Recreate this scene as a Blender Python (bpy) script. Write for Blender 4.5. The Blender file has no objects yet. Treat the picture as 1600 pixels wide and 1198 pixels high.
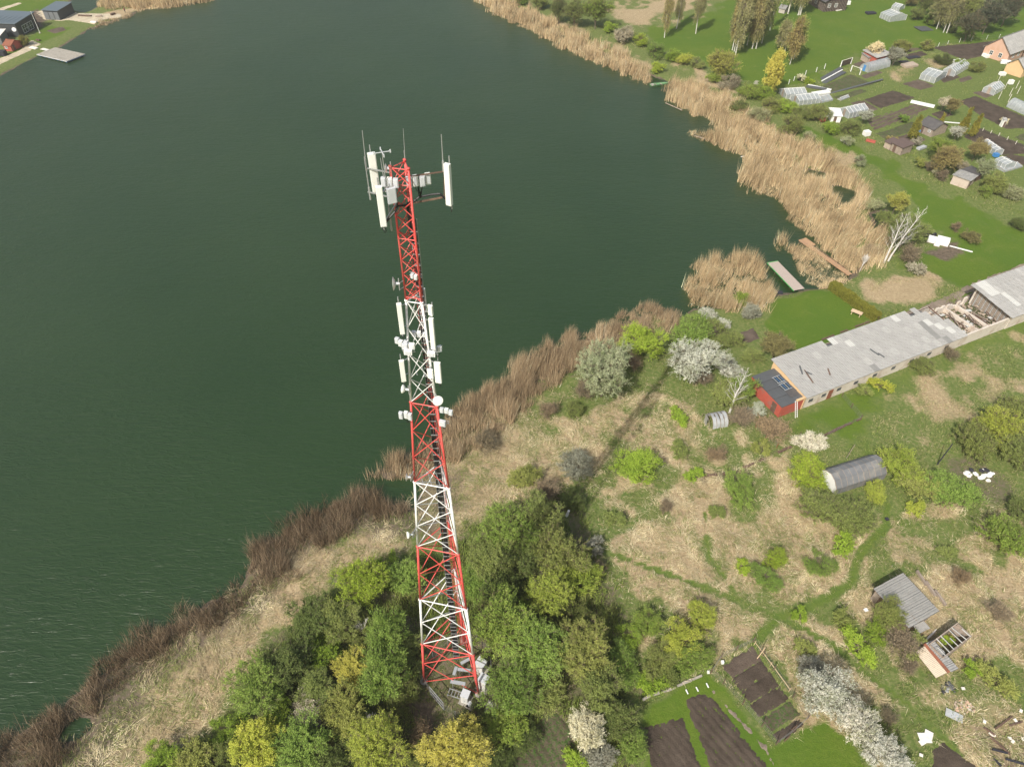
import bpy, math, random
import numpy as np
from mathutils import Matrix, Vector
R = math.radians
random.seed(7)
rng = np.random.default_rng(11)
scene = bpy.context.scene
col = scene.collection

# ------------------------------------------------------------------ camera, sky, sun, exposure
CF, PITCH, ROLL = 1108.8, 0.7657, 0.010845
CAM = np.array([5.9208, -34.5917, 77.8002])
_c, _s = math.cos(PITCH), math.sin(PITCH)
FWD = np.array([0, _c, -_s]); _up = np.array([0, _s, _c]); _r = np.array([1.0, 0, 0])
CR = _r * math.cos(ROLL) + _up * math.sin(ROLL)
CU = -_r * math.sin(ROLL) + _up * math.cos(ROLL)
cd = bpy.data.cameras.new('camera'); cam = bpy.data.objects.new('camera', cd); col.objects.link(cam)
cd.sensor_width = 36; cd.lens = 36 * CF / 1600; cd.clip_start = 0.5; cd.clip_end = 9000
cam.matrix_world = Matrix(((CR[0], CU[0], -FWD[0], CAM[0]), (CR[1], CU[1], -FWD[1], CAM[1]), (CR[2], CU[2], -FWD[2], CAM[2]), (0, 0, 0, 1)))
scene.camera = cam
SUN_EL, SHADOW_AZ = 44.0, 58.0          # shadows point towards world angle 58 deg
w = bpy.data.worlds.new('World'); scene.world = w; w.use_nodes = True
nt = w.node_tree; bg = nt.nodes['Background']
sky = nt.nodes.new('ShaderNodeTexSky'); sky.sky_type = 'NISHITA'; sky.sun_disc = False
sd_ = Vector((-math.cos(R(SHADOW_AZ)) * math.cos(R(SUN_EL)), -math.sin(R(SHADOW_AZ)) * math.cos(R(SUN_EL)), math.sin(R(SUN_EL))))
sky.sun_elevation = R(SUN_EL); sky.sun_rotation = math.atan2(sd_.x, sd_.y)
sky.air_density = 1.6; sky.dust_density = 5.0
nt.links.new(sky.outputs[0], bg.inputs[0]); bg.inputs[1].default_value = 0.115
sl = bpy.data.lights.new('sun', 'SUN'); sl.energy = 4.6; sl.angle = R(0.5); sl.color = (1.0, 0.96, 0.89)
so = bpy.data.objects.new('sun', sl); col.objects.link(so); so.rotation_euler = sd_.to_track_quat('Z', 'Y').to_euler()
so.location = (0, -60, 120)
vs = scene.view_settings; vs.view_transform = 'Standard'; vs.look = 'None'; vs.gamma = 1; vs.exposure = 0.12
vs.use_curve_mapping = False

# ------------------------------------------------------------------ survey helpers: sight line of the photograph -> place in the world
def ray(px, py):
    d = FWD * CF + CR * (px - 800) + CU * (599 - py); return d
def G(px, py, z=0.0):
    d = ray(px, py); t = (z - CAM[2]) / d[2]; return CAM + d * t
def V(px, py, Y):
    d = ray(px, py); t = (Y - CAM[1]) / d[1]; return CAM + d * t
def g2(px, py, z=0.0):
    p = G(px, py, z); return (p[0], p[1])
def poly(pts): return np.array([g2(*p) for p in pts])

# ------------------------------------------------------------------ numpy noise / distance
def _h(ix, iy, seed):
    n = (ix * 374761393 + iy * 668265263 + seed * 974634777) & 0xffffffff
    n = ((n ^ (n >> 13)) * 1274126177) & 0xffffffff
    return ((n ^ (n >> 16)) & 0xffff) / 65535.0
def vnoise(x, y, seed=0):
    x = np.asarray(x, float); y = np.asarray(y, float)
    ix = np.floor(x).astype(np.int64); iy = np.floor(y).astype(np.int64); fx = x - ix; fy = y - iy
    fx = fx * fx * (3 - 2 * fx); fy = fy * fy * (3 - 2 * fy)
    a = _h(ix, iy, seed); b = _h(ix + 1, iy, seed); c = _h(ix, iy + 1, seed); d = _h(ix + 1, iy + 1, seed)
    return (a * (1 - fx) + b * fx) * (1 - fy) + (c * (1 - fx) + d * fx) * fy
def fbm(x, y, seed=0, o=4):
    s = 0; a = .5; t = 0
    for i in range(o):
        s = s + a * vnoise(np.asarray(x) * 2 ** i, np.asarray(y) * 2 ** i, seed + i * 17); t += a; a *= .5
    return s / t
def sdist(x, y, P):
    """signed distance, positive inside polygon P"""
    x = np.asarray(x, float); y = np.asarray(y, float)
    best = np.full(x.shape, 1e18); inside = np.zeros(x.shape, bool); n = len(P)
    for i in range(n):
        ax, ay = P[i]; bx, by = P[(i + 1) % n]; dx, dy = bx - ax, by - ay
        t = np.clip(((x - ax) * dx + (y - ay) * dy) / (dx * dx + dy * dy + 1e-12), 0, 1)
        best = np.minimum(best, (x - ax - t * dx) ** 2 + (y - ay - t * dy) ** 2)
        if ay != by:
            inside ^= ((ay > y) != (by > y)) & (x < (bx - ax) * (y - ay) / (by - ay) + ax)
    d = np.sqrt(best); return np.where(inside, d, -d)
def ldist(x, y, P):
    best = np.full(np.shape(x), 1e18)
    for i in range(len(P) - 1):
        ax, ay = P[i]; bx, by = P[i + 1]; dx, dy = bx - ax, by - ay
        t = np.clip(((x - ax) * dx + (y - ay) * dy) / (dx * dx + dy * dy + 1e-12), 0, 1)
        best = np.minimum(best, (x - ax - t * dx) ** 2 + (y - ay - t * dy) ** 2)
    return np.sqrt(best)
def smooth(a, b, v): t = np.clip((v - a) / (b - a), 0, 1); return t * t * (3 - 2 * t)

# ------------------------------------------------------------------ shoreline
LAKE = np.vstack([poly([(-260, 1300), (0, 1163), (80, 1115), (150, 1060), (215, 1010), (300, 958), (370, 915), (398, 862), (440, 832),
    (520, 788), (560, 784), (600, 790), (650, 788), (662, 762), (645, 742), (600, 742), (590, 736), (640, 715), (700, 652), (745, 624), (800, 582), (880, 545),
    (960, 507), (1020, 486), (1062, 494), (1082, 478), (1120, 478), (1185, 470), (1205, 462), (1255, 451), (1300, 447), (1335, 430), (1352, 400),
    (1330, 380), (1340, 352), (1320, 330), (1290, 300), (1262, 270), (1225, 240), (1185, 212), (1150, 190), (1115, 165), (1080, 138), (1047, 128), (1000, 108),
    (950, 84), (900, 62), (850, 34), (800, 10), (740, -22), (690, -60), (600, -100), (450, -100), (330, -40), (310, -4), (262, 10), (212, 17), (203, 24),
    (188, 28), (165, 35), (148, 41), (138, 44), (130, 50), (95, 72), (60, 86), (30, 100), (0, 116), (-60, 140), (-300, 240)]),
    np.array([(-300, 60), (-260, -120), (-90, -80)])])
POOLS = [poly([(1290, 292), (1310, 288), (1342, 300), (1335, 316), (1312, 318)]), poly([(1362, 332), (1385, 326), (1383, 350), (1368, 353)]),
         poly([(1258, 262), (1290, 268), (1300, 285), (1275, 280)]),
         poly([(86, 1161), (95, 1140), (125, 1118), (143, 1116), (140, 1132), (110, 1158)]),
         poly([(108, 12), (112, -30), (150, -30), (156, -6), (150, 10), (134, 19), (116, 16)])]
WATER_Z = -0.35
def lake_sd(x, y):
    d = sdist(x, y, LAKE)
    for P in POOLS: d = np.maximum(d, sdist(x, y, P))
    return d
def bumps(x, y): return (fbm(x / 9.0, y / 9.0, 5, 2) - .5) * 0.22
def hgt(x, y, sd=None):
    if sd is None: sd = lake_sd(x, y)
    jag = (vnoise(np.asarray(x) / 1.6, np.asarray(y) / 1.6, 3) - .5) * 1.3
    s = sd + jag
    return bumps(x, y) * smooth(1.5, 5, -sd) - 0.35 * smooth(-1.6, 0, s) - 1.3 * smooth(0, 5, s)
def H1(x, y): return float(hgt(np.array([x]), np.array([y]))[0])

# ------------------------------------------------------------------ ground cover masks
def Q(*p): return poly(p)
STRAW = [
 (Q((60, 1230), (150, 1130), (200, 1074), (300, 995), (400, 930), (450, 860), (640, 786), (650, 860), (560, 885), (490, 950), (440, 1040), (372, 1080), (330, 1150), (215, 1230)), 1.0, 2),
 (Q((640, 790), (690, 700), (740, 640), (850, 620), (930, 600), (1040, 575), (1095, 600), (1130, 650), (1250, 685), (1235, 750), (1290, 785), (1400, 790), (1540, 775), (1660, 830), (1700, 1120), (1500, 1060), (1390, 1160), (1270, 1240), (1250, 1100), (1180, 1020), (1110, 1060), (1000, 1060), (940, 1000), (900, 850), (780, 800), (720, 850), (650, 850)), 1.0, 2.5),
 (Q((1480, 1060), (1700, 1100), (1700, 1300), (1300, 1300), (1340, 1120), (1390, 1150)), .75, 3),
 (Q((1370, 655), (1400, 605), (1500, 560), (1620, 515), (1660, 590), (1560, 640), (1480, 668), (1400, 680)), .72, 2.5),
 (Q((1325, 445), (1390, 422), (1450, 425), (1490, 452), (1470, 475), (1400, 478), (1345, 470)), .85, 2),
 (Q((950, -20), (1118, -20), (1122, 14), (1060, 36), (1000, 46), (955, 26)), .75, 3),
 (Q((820, 10), (880, 35), (950, 58), (1010, 90), (1060, 118), (1040, 122), (980, 92), (900, 58), (830, 28)), .7, 2),
 (Q((1045, 95), (1090, 105), (1130, 125), (1150, 145), (1100, 132), (1050, 112)), .9, 1.5),
 (Q((1285, 225), (1330, 240), (1375, 270), (1365, 285), (1320, 270), (1290, 245)), .8, 2),
 (Q((1375, 112), (1420, 103), (1434, 112), (1404, 126)), .8, 2),
 (Q((1442, 95), (1470, 92), (1482, 100), (1462, 108)), .7, 2),
 (Q((150, 30), (165, 20), (320, -10), (330, 2), (215, 24), (190, 30)), .9, 1.5),
]
GREEN = [  # lush rough green that breaks into the straw
 (Q((1010, 640), (1060, 610), (1100, 640), (1120, 690), (1090, 730), (1060, 700)), .55, 2),
 (Q((850, 600), (900, 590), (960, 620), (930, 660), (870, 650)), .6, 2),
 (Q((860, 650), (930, 600), (1030, 560), (1130, 500), (1190, 480), (1330, 440), (1560, 500), (1330, 640), (1250, 700), (1130, 650), (1090, 610), (1020, 610), (950, 640)), .85, 2.5),
 (Q((940, 940), (1040, 930), (1130, 1000), (1100, 1060), (980, 1080)), .8, 2.5),
 (Q((1290, 950), (1380, 910), (1420, 970), (1440, 1060), (1400, 1120), (1330, 1060), (1290, 1000)), .9, 2.5),
 (Q((1230, 690), (1330, 640), (1480, 680), (1500, 760), (1420, 790), (1290, 790), (1250, 740)), .95, 2),
 (Q((1400, 690), (1480, 665), (1620, 600), (1700, 640), (1700, 760), (1540, 760)), .8, 2),
 (Q((1420, 1050), (1560, 1030), (1640, 1080), (1560, 1120), (1480, 1090)), .55, 2),
 (Q((1300, 1200), (1400, 1120), (1500, 1150), (1560, 1230)), .4, 3),
]
LAWN = [
 (Q((1190, 500), (1215, 468), (1260, 455), (1300, 455), (1375, 498), (1300, 535), (1240, 555), (1205, 530)), 1.0, 1),
 (Q((1000, 40), (1125, 0), (1300, -40), (1700, -60), (1700, 40), (1560, 62), (1440, 78), (1340, 90), (1270, 125), (1240, 135), (1160, 130), (1090, 100), (1040, 75)), 1.0, 3),
 (Q((1240, 190), (1300, 215), (1400, 262), (1500, 320), (1700, 420), (1600, 420), (1500, 405), (1430, 330), (1360, 262), (1270, 225)), .9, 3),
 (Q((1230, 670), (1300, 620), (1380, 590), (1600, 500), (1700, 560), (1600, 600), (1480, 655), (1380, 660), (1340, 700)), .7, 3),
 (Q((1400, 100), (1530, 80), (1700, 90), (1700, 300), (1600, 300), (1460, 230), (1400, 160)), .38, 3),
 (Q((1300, 130), (1400, 100), (1520, 150), (1600, 200), (1560, 290), (1400, 220), (1250, 190)), .38, 3),
 (Q((1385, 420), (1500, 340), (1700, 420), (1500, 470), (1490, 445)), .8, 3),
 (Q((1000, 1110), (1105, 1055), (1130, 1080), (1250, 1240), (1000, 1260)), 1.0, .8),
 (Q((1212, 1175), (1290, 1130), (1360, 1210), (1340, 1260), (1230, 1260)), 1.0, .8),
 (Q((-200, 60), (0, 0), (60, -20), (120, -40), (100, 10), (60, 18), (0, 30)), .9, 2),
 (Q((-100, 150), (0, 100), (60, 72), (120, 42), (60, 40), (30, 70), (-50, 110)), .7, 1.5),
]
DIRT = [
 (Q((640, 1055), (700, 1000), (745, 985), (775, 1010), (775, 1080), (735, 1125), (690, 1115)), .5, 1.5),
 (Q((600, 1090), (690, 1060), (690, 1240), (610, 1240)), .9, 2),
 (Q((1480, 745), (1510, 700), (1560, 740), (1600, 800), (1540, 790)), .55, 1.5),
 (Q((1440, 395), (1470, 378), (1500, 372), (1510, 395), (1480, 410)), .8, 1),
 (Q((1180, 640), (1205, 640), (1225, 670), (1200, 690)), .5, 1),
 (Q((1460, 1060), (1490, 1065), (1520, 1110), (1560, 1150), (1600, 1110), (1640, 1140), (1640, 1260), (1570, 1240), (1500, 1150)), .55, 2),
 (Q((0, 30), (60, 14), (75, 25), (60, 50), (20, 50)), .8, 1.5),
 (Q((1330, 100), (1400, 78), (1440, 76), (1400, 92), (1352, 108)), .8, 1.5),
 (Q((1255, 690), (1215, 705), (1150, 745), (1100, 755), (1090, 745), (1150, 730), (1240, 690)), .6, 1),
 (Q((860, 640), (1000, 560), (1060, 560), (1010, 640), (900, 700)), .25, 3),
]
WOOD = Q((300, 1240), (360, 1110), (400, 1040), (500, 930), (640, 870), (700, 850), (780, 790), (900, 760), (945, 900), (980, 960), (1010, 1060), (990, 1100), (1000, 1260))
PATHS = [([(905, 850), (960, 866), (1040, 896), (1130, 928), (1200, 956), (1216, 964)], .36), ([(1216, 964), (1280, 942), (1328, 912), (1340, 872), (1382, 822), (1388, 788)], .58),
         ([(1216, 964), (1196, 985), (1175, 1008)], .5), ([(1216, 964), (1262, 985), (1300, 1008), (1352, 1050), (1420, 1100), (1500, 1180)], .4), ([(1150, 930), (1110, 870), (1100, 800)], .25)]
PATHS = [(np.array([g2(*p) for p in a]), b) for a, b in PATHS]
TRACK = [np.array([g2(*p) for p in a]) for a in ([(1700, 385), (1600, 417), (1540, 440), (1480, 469), (1440, 486), (1400, 497), (1372, 508), (1330, 522)], [(1700, 400), (1600, 432), (1560, 447), (1500, 471), (1450, 495), (1400, 508), (1360, 520)])]
MEADOW = np.array([g2(*p) for p in [(1330, 245), (1390, 278), (1450, 306), (1530, 345), (1610, 388), (1700, 440)]])
def masks(x, y, sd=None):
    n1 = (fbm(x / 4, y / 4, 21, 3) - .5) * 2; n2 = (fbm(x / 1.3, y / 1.3, 33, 2) - .5) * 2
    S = np.zeros(np.shape(x)); L = np.zeros(np.shape(x)); D = np.zeros(np.shape(x))
    def m(P, soft): return smooth(-soft, soft, sdist(x, y, P) + n1 * soft * 1.6 + n2 * soft * .5)
    for P, v, s in STRAW[:3]: k = m(P, s); S = S * (1 - k) + v * k
    for P, v, s in GREEN: k = m(P, s) * v; S = S * (1 - k * smooth(-.55, .35, n1 * .7 + n2 * .5 + v - .5))
    for P, v, s in LAWN: k = m(P, s); L = np.maximum(L, v * k); S = S * (1 - k)
    for P, v, s in STRAW[3:]: k = m(P, s); S = np.maximum(S, v * k); L *= (1 - k * .8)
    for P, v, s in DIRT: k = m(P, s); D = np.maximum(D, v * k)
    k = m(WOOD, 2.5); S = S * (1 - k); D = np.maximum(D, .55 * k); L *= (1 - k)
    gp = smooth(.15, .6, fbm(x / 2.2, y / 2.2, 77, 3)) * smooth(.45, .62, fbm(x / 8, y / 8, 78, 2)); S = S * (1 - .85 * gp * (.3 + .7 * smooth(-6, 22, x + n1 * 6)))
    for P, wd in PATHS:
        k = 1 - smooth(wd * .7, wd * 1.5, ldist(x, y, P) + n2 * .25); S = S * (1 - k); L = np.maximum(L, .55 * k)
    k = (1 - smooth(.3, 2.2, ldist(x, y, MEADOW) + n2 * .5)); D = np.maximum(D, .3 * k)
    if sd is not None: k = smooth(-9, -3.5, sd + n2 * 1.5) * (y < 120) * (1 - smooth(.1, .6, L)) * np.where(x < 30, .62, .2); D = np.maximum(D, k); S = S * (1 - k * .6)
    if sd is not None: k = smooth(-1.2, .3, sd + n2 * .4); D = np.maximum(D, k); S *= (1 - k); L *= (1 - k)
    return np.clip(S, 0, 1), np.clip(L, 0, 1), np.clip(D, 0, 1)

# ------------------------------------------------------------------ materials
MATS = {}
class NT:
    def __init__(s, name):
        s.m = bpy.data.materials.new(name); s.m.use_nodes = True; s.t = s.m.node_tree; s.b = s.t.nodes['Principled BSDF']; s.o = s.t.nodes['Material Output']
    def n(s, ty, **k):
        x = s.t.nodes.new('ShaderNode' + ty)
        for a, b in k.items():
            if a.startswith('i_'): x.inputs[a[2:].replace('_', ' ')].default_value = b
            else: setattr(x, a, b)
        return x
    def l(s, a, b): s.t.links.new(a, b)
    def noise(s, scale, detail=4, vec=None, rough=.6, dist=0):
        x = s.n('TexNoise'); x.inputs['Scale'].default_value = scale; x.inputs['Detail'].default_value = detail; x.inputs['Roughness'].default_value = rough
        x.inputs['Distortion'].default_value = dist
        if vec is not None: s.l(vec, x.inputs['Vector'])
        return x.outputs['Fac']
    def ramp(s, f, stops):
        x = s.n('ValToRGB'); r = x.color_ramp
        while len(r.elements) < len(stops): r.elements.new(.5)
        for e, (p, c) in zip(r.elements, stops): e.position = p; e.color = (*c, 1) if len(c) == 3 else c
        s.l(f, x.inputs[0]); return x.outputs[0]
    def mix(s, f, a, b, mode='MIX'):
        x = s.n('Mix'); x.data_type = 'RGBA'; x.blend_type = mode
        for i, v in ((0, f), (6, a), (7, b)):
            if isinstance(v, (int, float)): x.inputs[i].default_value = v
            elif isinstance(v, tuple): x.inputs[i].default_value = (*v, 1)
            else: s.l(v, x.inputs[i])
        return x.outputs[2]
    def math(s, op, a, b=0.0, clamp=False):
        x = s.n('Math'); x.operation = op; x.use_clamp = clamp
        for i, v in ((0, a), (1, b)):
            if isinstance(v, (int, float)): x.inputs[i].default_value = v
            else: s.l(v, x.inputs[i])
        return x.outputs[0]
    def attr(s, name): x = s.n('Attribute'); x.attribute_name = name; return x
    def pos(s): return s.n('NewGeometry').outputs['Position']
    def bump(s, h, strength, dist=.1):
        x = s.n('Bump'); x.inputs['Strength'].default_value = strength; x.inputs['Distance'].default_value = dist
        s.l(h, x.inputs['Height']); s.l(x.outputs[0], s.b.inputs['Normal'])
    def mapping(s, vec, scale=(1, 1, 1), rot=(0, 0, 0)):
        x = s.n('Mapping'); x.inputs['Scale'].default_value = scale; x.inputs['Rotation'].default_value = rot; s.l(vec, x.inputs[0]); return x.outputs[0]
def sc(c, f): return tuple(min(1, v * f) for v in c)
def mat(name, c, rough=.7, var=.25, scale=1.5, bump=.2, metal=0.0, obj_var=0.0, dirt=None, spec=.4, stripes=None):
    if name in MATS: return MATS[name]
    t = NT(name); v = t.n('TexCoord').outputs['Object']
    f = t.noise(scale, 6, v, .65); f2 = t.noise(scale * 7, 3, v)
    colr = t.ramp(f, [(.25, sc(c, 1 - var)), (.75, sc(c, 1 + var * .7))])
    colr = t.mix(.35, colr, t.ramp(f2, [(.3, sc(c, 1 - var)), (.7, sc(c, 1 + var))]))
    if dirt: colr = t.mix(t.ramp(t.noise(scale * .6, 8, v, .7, .5), [(.5, (0, 0, 0)), (.68, (1, 1, 1))]), colr, dirt)
    if obj_var:
        r = t.n('ObjectInfo').outputs['Random']
        colr = t.mix(1.0, colr, t.ramp(r, [(0, (1 - obj_var,) * 3), (.8, (1, 1, 1)), (1, (1 + obj_var,) * 3)]), 'MULTIPLY')
    t.l(colr, t.b.inputs['Base Color'])
    t.b.inputs['Roughness'].default_value = rough; t.b.inputs['Metallic'].default_value = metal; t.b.inputs['Specular IOR Level'].default_value = spec
    h = f2
    if stripes:
        ax, per = stripes; s_ = t.n('SeparateXYZ'); t.l(v, s_.inputs[0])
        q = t.math('SINE', t.math('MULTIPLY', s_.outputs[ax], 2 * math.pi / per)); h = t.math('ADD', t.math('MULTIPLY', q, .8), f2)
    t.bump(h, bump, .03)
    MATS[name] = t.m; return t.m
M = {}
M['red'] = mat('tower_red_paint', (.64, .085, .075), .5, .2, 2.0, .05, dirt=(.46, .15, .12))
M['white'] = mat('tower_white_paint', (.78, .78, .76), .4, .06, 2.0, .05, dirt=(.5, .5, .48))
M['panel'] = mat('antenna_white', (.76, .77, .72), .45, .05, 1.0, .03)
M['tray'] = mat('tray_cover', (.33, .35, .37), .5, .12, 3, .05)
M['cabinet'] = mat('cabinet_paint', (.62, .62, .59), .5, .08, 2, .05)
M['grey'] = mat('equipment_grey', (.52, .54, .56), .5, .12, 3.0, .05)
M['steel'] = mat('galvanised_steel', (.42, .43, .43), .45, .15, 4.0, .05, metal=.5)
M['black'] = mat('black_rubber', (.015, .015, .016), .5, .3, 4, .1)
M['concrete'] = mat('concrete', (.38, .35, .30), .9, .2, 2, .3, dirt=(.22, .2, .16))
M['wood'] = mat('weathered_wood', (.33, .27, .22), .85, .25, 2.5, .3, obj_var=.15, dirt=(.2, .16, .13))
M['deck'] = mat('deck_boards', (.46, .38, .33), .85, .2, 3, .2, obj_var=.12)
M['orangewood'] = mat('fresh_wood', (.42, .26, .15), .8, .25, 3, .2, dirt=(.3, .2, .13))
M['pinewood'] = mat('pale_wood', (.6, .45, .3), .8, .15, 3, .1)
M['darkwood'] = mat('dark_wood', (.12, .075, .055), .8, .3, 3, .3, dirt=(.2, .13, .09))
M['asbestos'] = mat('corrugated_sheet', (.365, .36, .345), .85, .3, 2.2, .55, obj_var=.10, dirt=(.22, .21, .18), stripes=(0, .19))
M['weathered'] = mat('weathered_corrugated_sheet', (.27, .265, .25), .85, .3, 2.2, .6, obj_var=.1, dirt=(.36, .35, .32), stripes=(0, .19))
M['asbestos_light'] = mat('new_corrugated_sheet', (.50, .50, .475), .8, .2, 1.3, .5, stripes=(0, .19))
M['asbestos_dark'] = mat('dark_corrugated_sheet', (.23, .23, .22), .85, .2, 1.3, .5, stripes=(0, .19), dirt=(.24, .23, .22))
M['felt'] = mat('roofing_felt', (.085, .08, .08), .75, .2, 1.5, .25, dirt=(.13, .12, .11))
M['feltbrown'] = mat('brown_roofing', (.12, .085, .075), .8, .2, 1.5, .3)
M['redwall'] = mat('red_wall', (.42, .09, .06), .8, .2, 1.2, .2, dirt=(.3, .13, .1))
M['whitewall'] = mat('limed_wall', (.6, .54, .47), .9, .12, .9, .3, dirt=(.42, .33, .26))
M['orangewall'] = mat('ochre_wall', (.62, .43, .24), .8, .1, 1, .15)
M['pinkwall'] = mat('salmon_wall', (.55, .36, .27), .85, .12, 1, .2, dirt=(.5, .3, .2))
M['brick'] = mat('pale_brick', (.42, .34, .27), .9, .25, 3, .4, dirt=(.3, .25, .2))
M['palebrick'] = mat('pale_plaster', (.50, .42, .36), .9, .12, 1.5, .3, dirt=(.4, .32, .26))
M['slate'] = mat('dark_blue_roof', (.11, .14, .165), .45, .08, .8, .15, stripes=(0, .5))
M['anthracite'] = mat('anthracite_wall', (.045, .05, .055), .55, .15, 1, .2, stripes=(0, .3))
M['greywall'] = mat('grey_wall', (.16, .17, .18), .6, .1, 1, .1)
M['tarwood'] = mat('tarred_planks', (.045, .032, .028), .8, .25, 2, .3)
M['glass'] = mat('window_glass', (.04, .05, .055), .08, .2, 1, 0, spec=.8)
M['plasticw'] = mat('white_plastic', (.78, .78, .76), .55, .08, 2, .3)
M['pvcgrey'] = mat('grey_film', (.42, .44, .45), .5, .2, 1.5, .6, dirt=(.3, .31, .3))
M['blue'] = mat('blue_plastic', (.06, .22, .5), .5, .1, 2, .1)
M['green'] = mat('green_paint', (.06, .35, .08), .6, .15, 2, .1)
M['boat'] = mat('boat_green', (.12, .26, .12), .6, .2, 2, .1)
M['rust'] = mat('rusty_metal', (.25, .09, .05), .85, .3, 2, .3, dirt=(.12, .06, .04))
M['darksheet'] = mat('tarred_panel', (.095, .10, .105), .55, .15, 1.2, .1, obj_var=.12)
M['soil'] = None
M['tunnelgrey'] = mat('grey_tunnel_panel', (.17, .175, .18), .6, .2, 1.2, .1, obj_var=.15, dirt=(.25, .24, .22))
M['palecream'] = mat('pale_cream_sheet', (.52, .44, .34), .85, .2, 1.5, .6, stripes=(0, .16), dirt=(.4, .33, .25))
M['whitesheet'] = mat('old_foam_board', (.72, .68, .62), .8, .1, 2, .3)
M['stone'] = mat('field_stone', (.4, .37, .33), .9, .25, 2, .4)
M['net'] = mat('wire_mesh', (.2, .2, .19), .6, .2, 3, 0)
M['skin'] = mat('skin', (.5, .3, .22), .6, .05, 3, 0)
M['redcloth'] = mat('dark_red_cloth', (.28, .04, .04), .9, .1, 6, .1)
M['darkcloth'] = mat('dark_cloth', (.03, .03, .04), .9, .1, 6, .1)

def film():
    t = NT('greenhouse_film'); v = t.n('TexCoord').outputs['Object']
    t.l(t.ramp(t.noise(1.4, 5, v), [(.3, (.36, .39, .41)), (.7, (.56, .59, .60))]), t.b.inputs['Base Color']); t.b.inputs['Roughness'].default_value = .25
    tr = t.n('BsdfTransparent'); tr.inputs[0].default_value = (.9, .93, .93, 1); mx = t.n('MixShader'); mx.inputs[0].default_value = .62
    t.l(tr.outputs[0], mx.inputs[1]); t.l(t.b.outputs[0], mx.inputs[2]); t.l(mx.outputs[0], t.o.inputs[0]); t.bump(t.noise(3, 3, v), .4, .05); return t.m
M['film'] = film()
def ground_mat():
    t = NT('ground_cover'); P = t.pos(); S = t.attr('straw').outputs['Fac']; L = t.attr('lawn').outputs['Fac']; D = t.attr('dirt').outputs['Fac']
    nA = t.noise(.35, 6, P, .65); nB = t.noise(1.8, 8, P, .7); nC = t.noise(9, 4, P, .6); nD = t.noise(.09, 4, P, .6)
    lawn = t.ramp(nC, [(.25, (.046, .090, .008)), (.75, (.115, .180, .020))])
    lawn = t.mix(t.ramp(nB, [(.35, (0, 0, 0)), (.75, (1, 1, 1))]), lawn, (.115, .165, .022))
    lawn = t.mix(t.ramp(nD, [(.42, (0, 0, 0)), (.62, (.75, .75, .75))]), lawn, (.075, .135, .016))
    nE = t.noise(.22, 7, P, .72, .6); lawn = t.mix(t.ramp(nE, [(.54, (0, 0, 0)), (.72, (.6, .6, .6))]), lawn, (.15, .175, .04))
    rough = t.ramp(nB, [(.3, (.06, .095, .022)), (.48, (.13, .16, .045)), (.6, (.24, .22, .10)), (.78, (.38, .32, .18))])
    rough = t.mix(t.ramp(nC, [(.35, (0, 0, 0)), (.7, (1, 1, 1))]), rough, (.10, .15, .035))
    # dry grass mat: streaky, direction drifts
    st = t.mapping(P, (5.5, 1.1, 1), (0, 0, .5)); sA = t.noise(1.0, 6, st, .7, 1.5); st2 = t.mapping(P, (1.1, 6, 1), (0, 0, .2)); sB = t.noise(1.0, 6, st2, .7, 1.5)
    ss = t.mix(t.ramp(nA, [(.42, (0, 0, 0)), (.58, (1, 1, 1))]), sA, sB)
    straw = t.ramp(ss, [(.3, (.14, .095, .05)), (.45, (.32, .24, .14)), (.6, (.50, .40, .25)), (.8, (.62, .52, .35))])
    straw = t.mix(t.ramp(nD, [(.5, (0, 0, 0)), (.75, (.4, .4, .4))]), straw, (.33, .26, .15))
    dirt = t.ramp(nB, [(.3, (.065, .05, .035)), (.7, (.19, .15, .11))])
    def thr(a, n, wd=.16, k=.9):
        x = t.math('SUBTRACT', t.math('ADD', a, t.math('MULTIPLY', t.math('SUBTRACT', n, .5), k)), .5)
        return t.math('ADD', t.math('DIVIDE', x, wd), .5, True)
    c = t.mix(thr(L, nB, .35), rough, lawn); c = t.mix(thr(S, nB, .45), c, straw); c = t.mix(thr(D, nB, .35), c, dirt)
    t.l(c, t.b.inputs['Base Color']); t.b.inputs['Roughness'].default_value = .95; t.b.inputs['Specular IOR Level'].default_value = .15
    hh = t.math('ADD', t.math('MULTIPLY', nB, .6), t.math('ADD', t.math('MULTIPLY', nC, .3), t.math('MULTIPLY', t.math('MULTIPLY', ss, S), .8)))
    t.bump(hh, .9, .22); return t.m
def water_mat():
    t = NT('lake_water'); P = t.pos()
    n0 = t.noise(.03, 3, P, .5)
    t.l(t.ramp(n0, [(.3, (.0145, .036, .0085)), (.7, (.020, .043, .0115))]), t.b.inputs['Base Color'])
    t.b.inputs['IOR'].default_value = 1.33; t.b.inputs['Roughness'].default_value = .31; t.b.inputs['Specular IOR Level'].default_value = 1.0
    a = t.mapping(P, (.42, 1.5, 1), (0, 0, R(-14))); w1 = t.noise(1.0, 3, a, .55, .4)
    b = t.mapping(P, (.9, 2.9, 1), (0, 0, R(-24))); w2 = t.noise(1.0, 3, b, .6, .3)
    c = t.mapping(P, (.25, .6, 1), (0, 0, R(-4))); w3 = t.noise(1.0, 2, c, .5, .3)
    g = t.ramp(t.noise(.045, 3, P), [(.35, (.65, .65, .65)), (.65, (1, 1, 1))])
    crest = t.math('POWER', t.math('SUBTRACT', 1.0, t.math('ABSOLUTE', t.math('MULTIPLY', t.math('SUBTRACT', w1, .5), 4.0))), 2.0)
    h = t.math('ADD', t.math('MULTIPLY', crest, .30), t.math('ADD', t.math('MULTIPLY', w2, .25), t.math('MULTIPLY', w3, .9)))
    h = t.math('MULTIPLY', h, g); t.bump(h, .6, .27); return t.m
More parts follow.
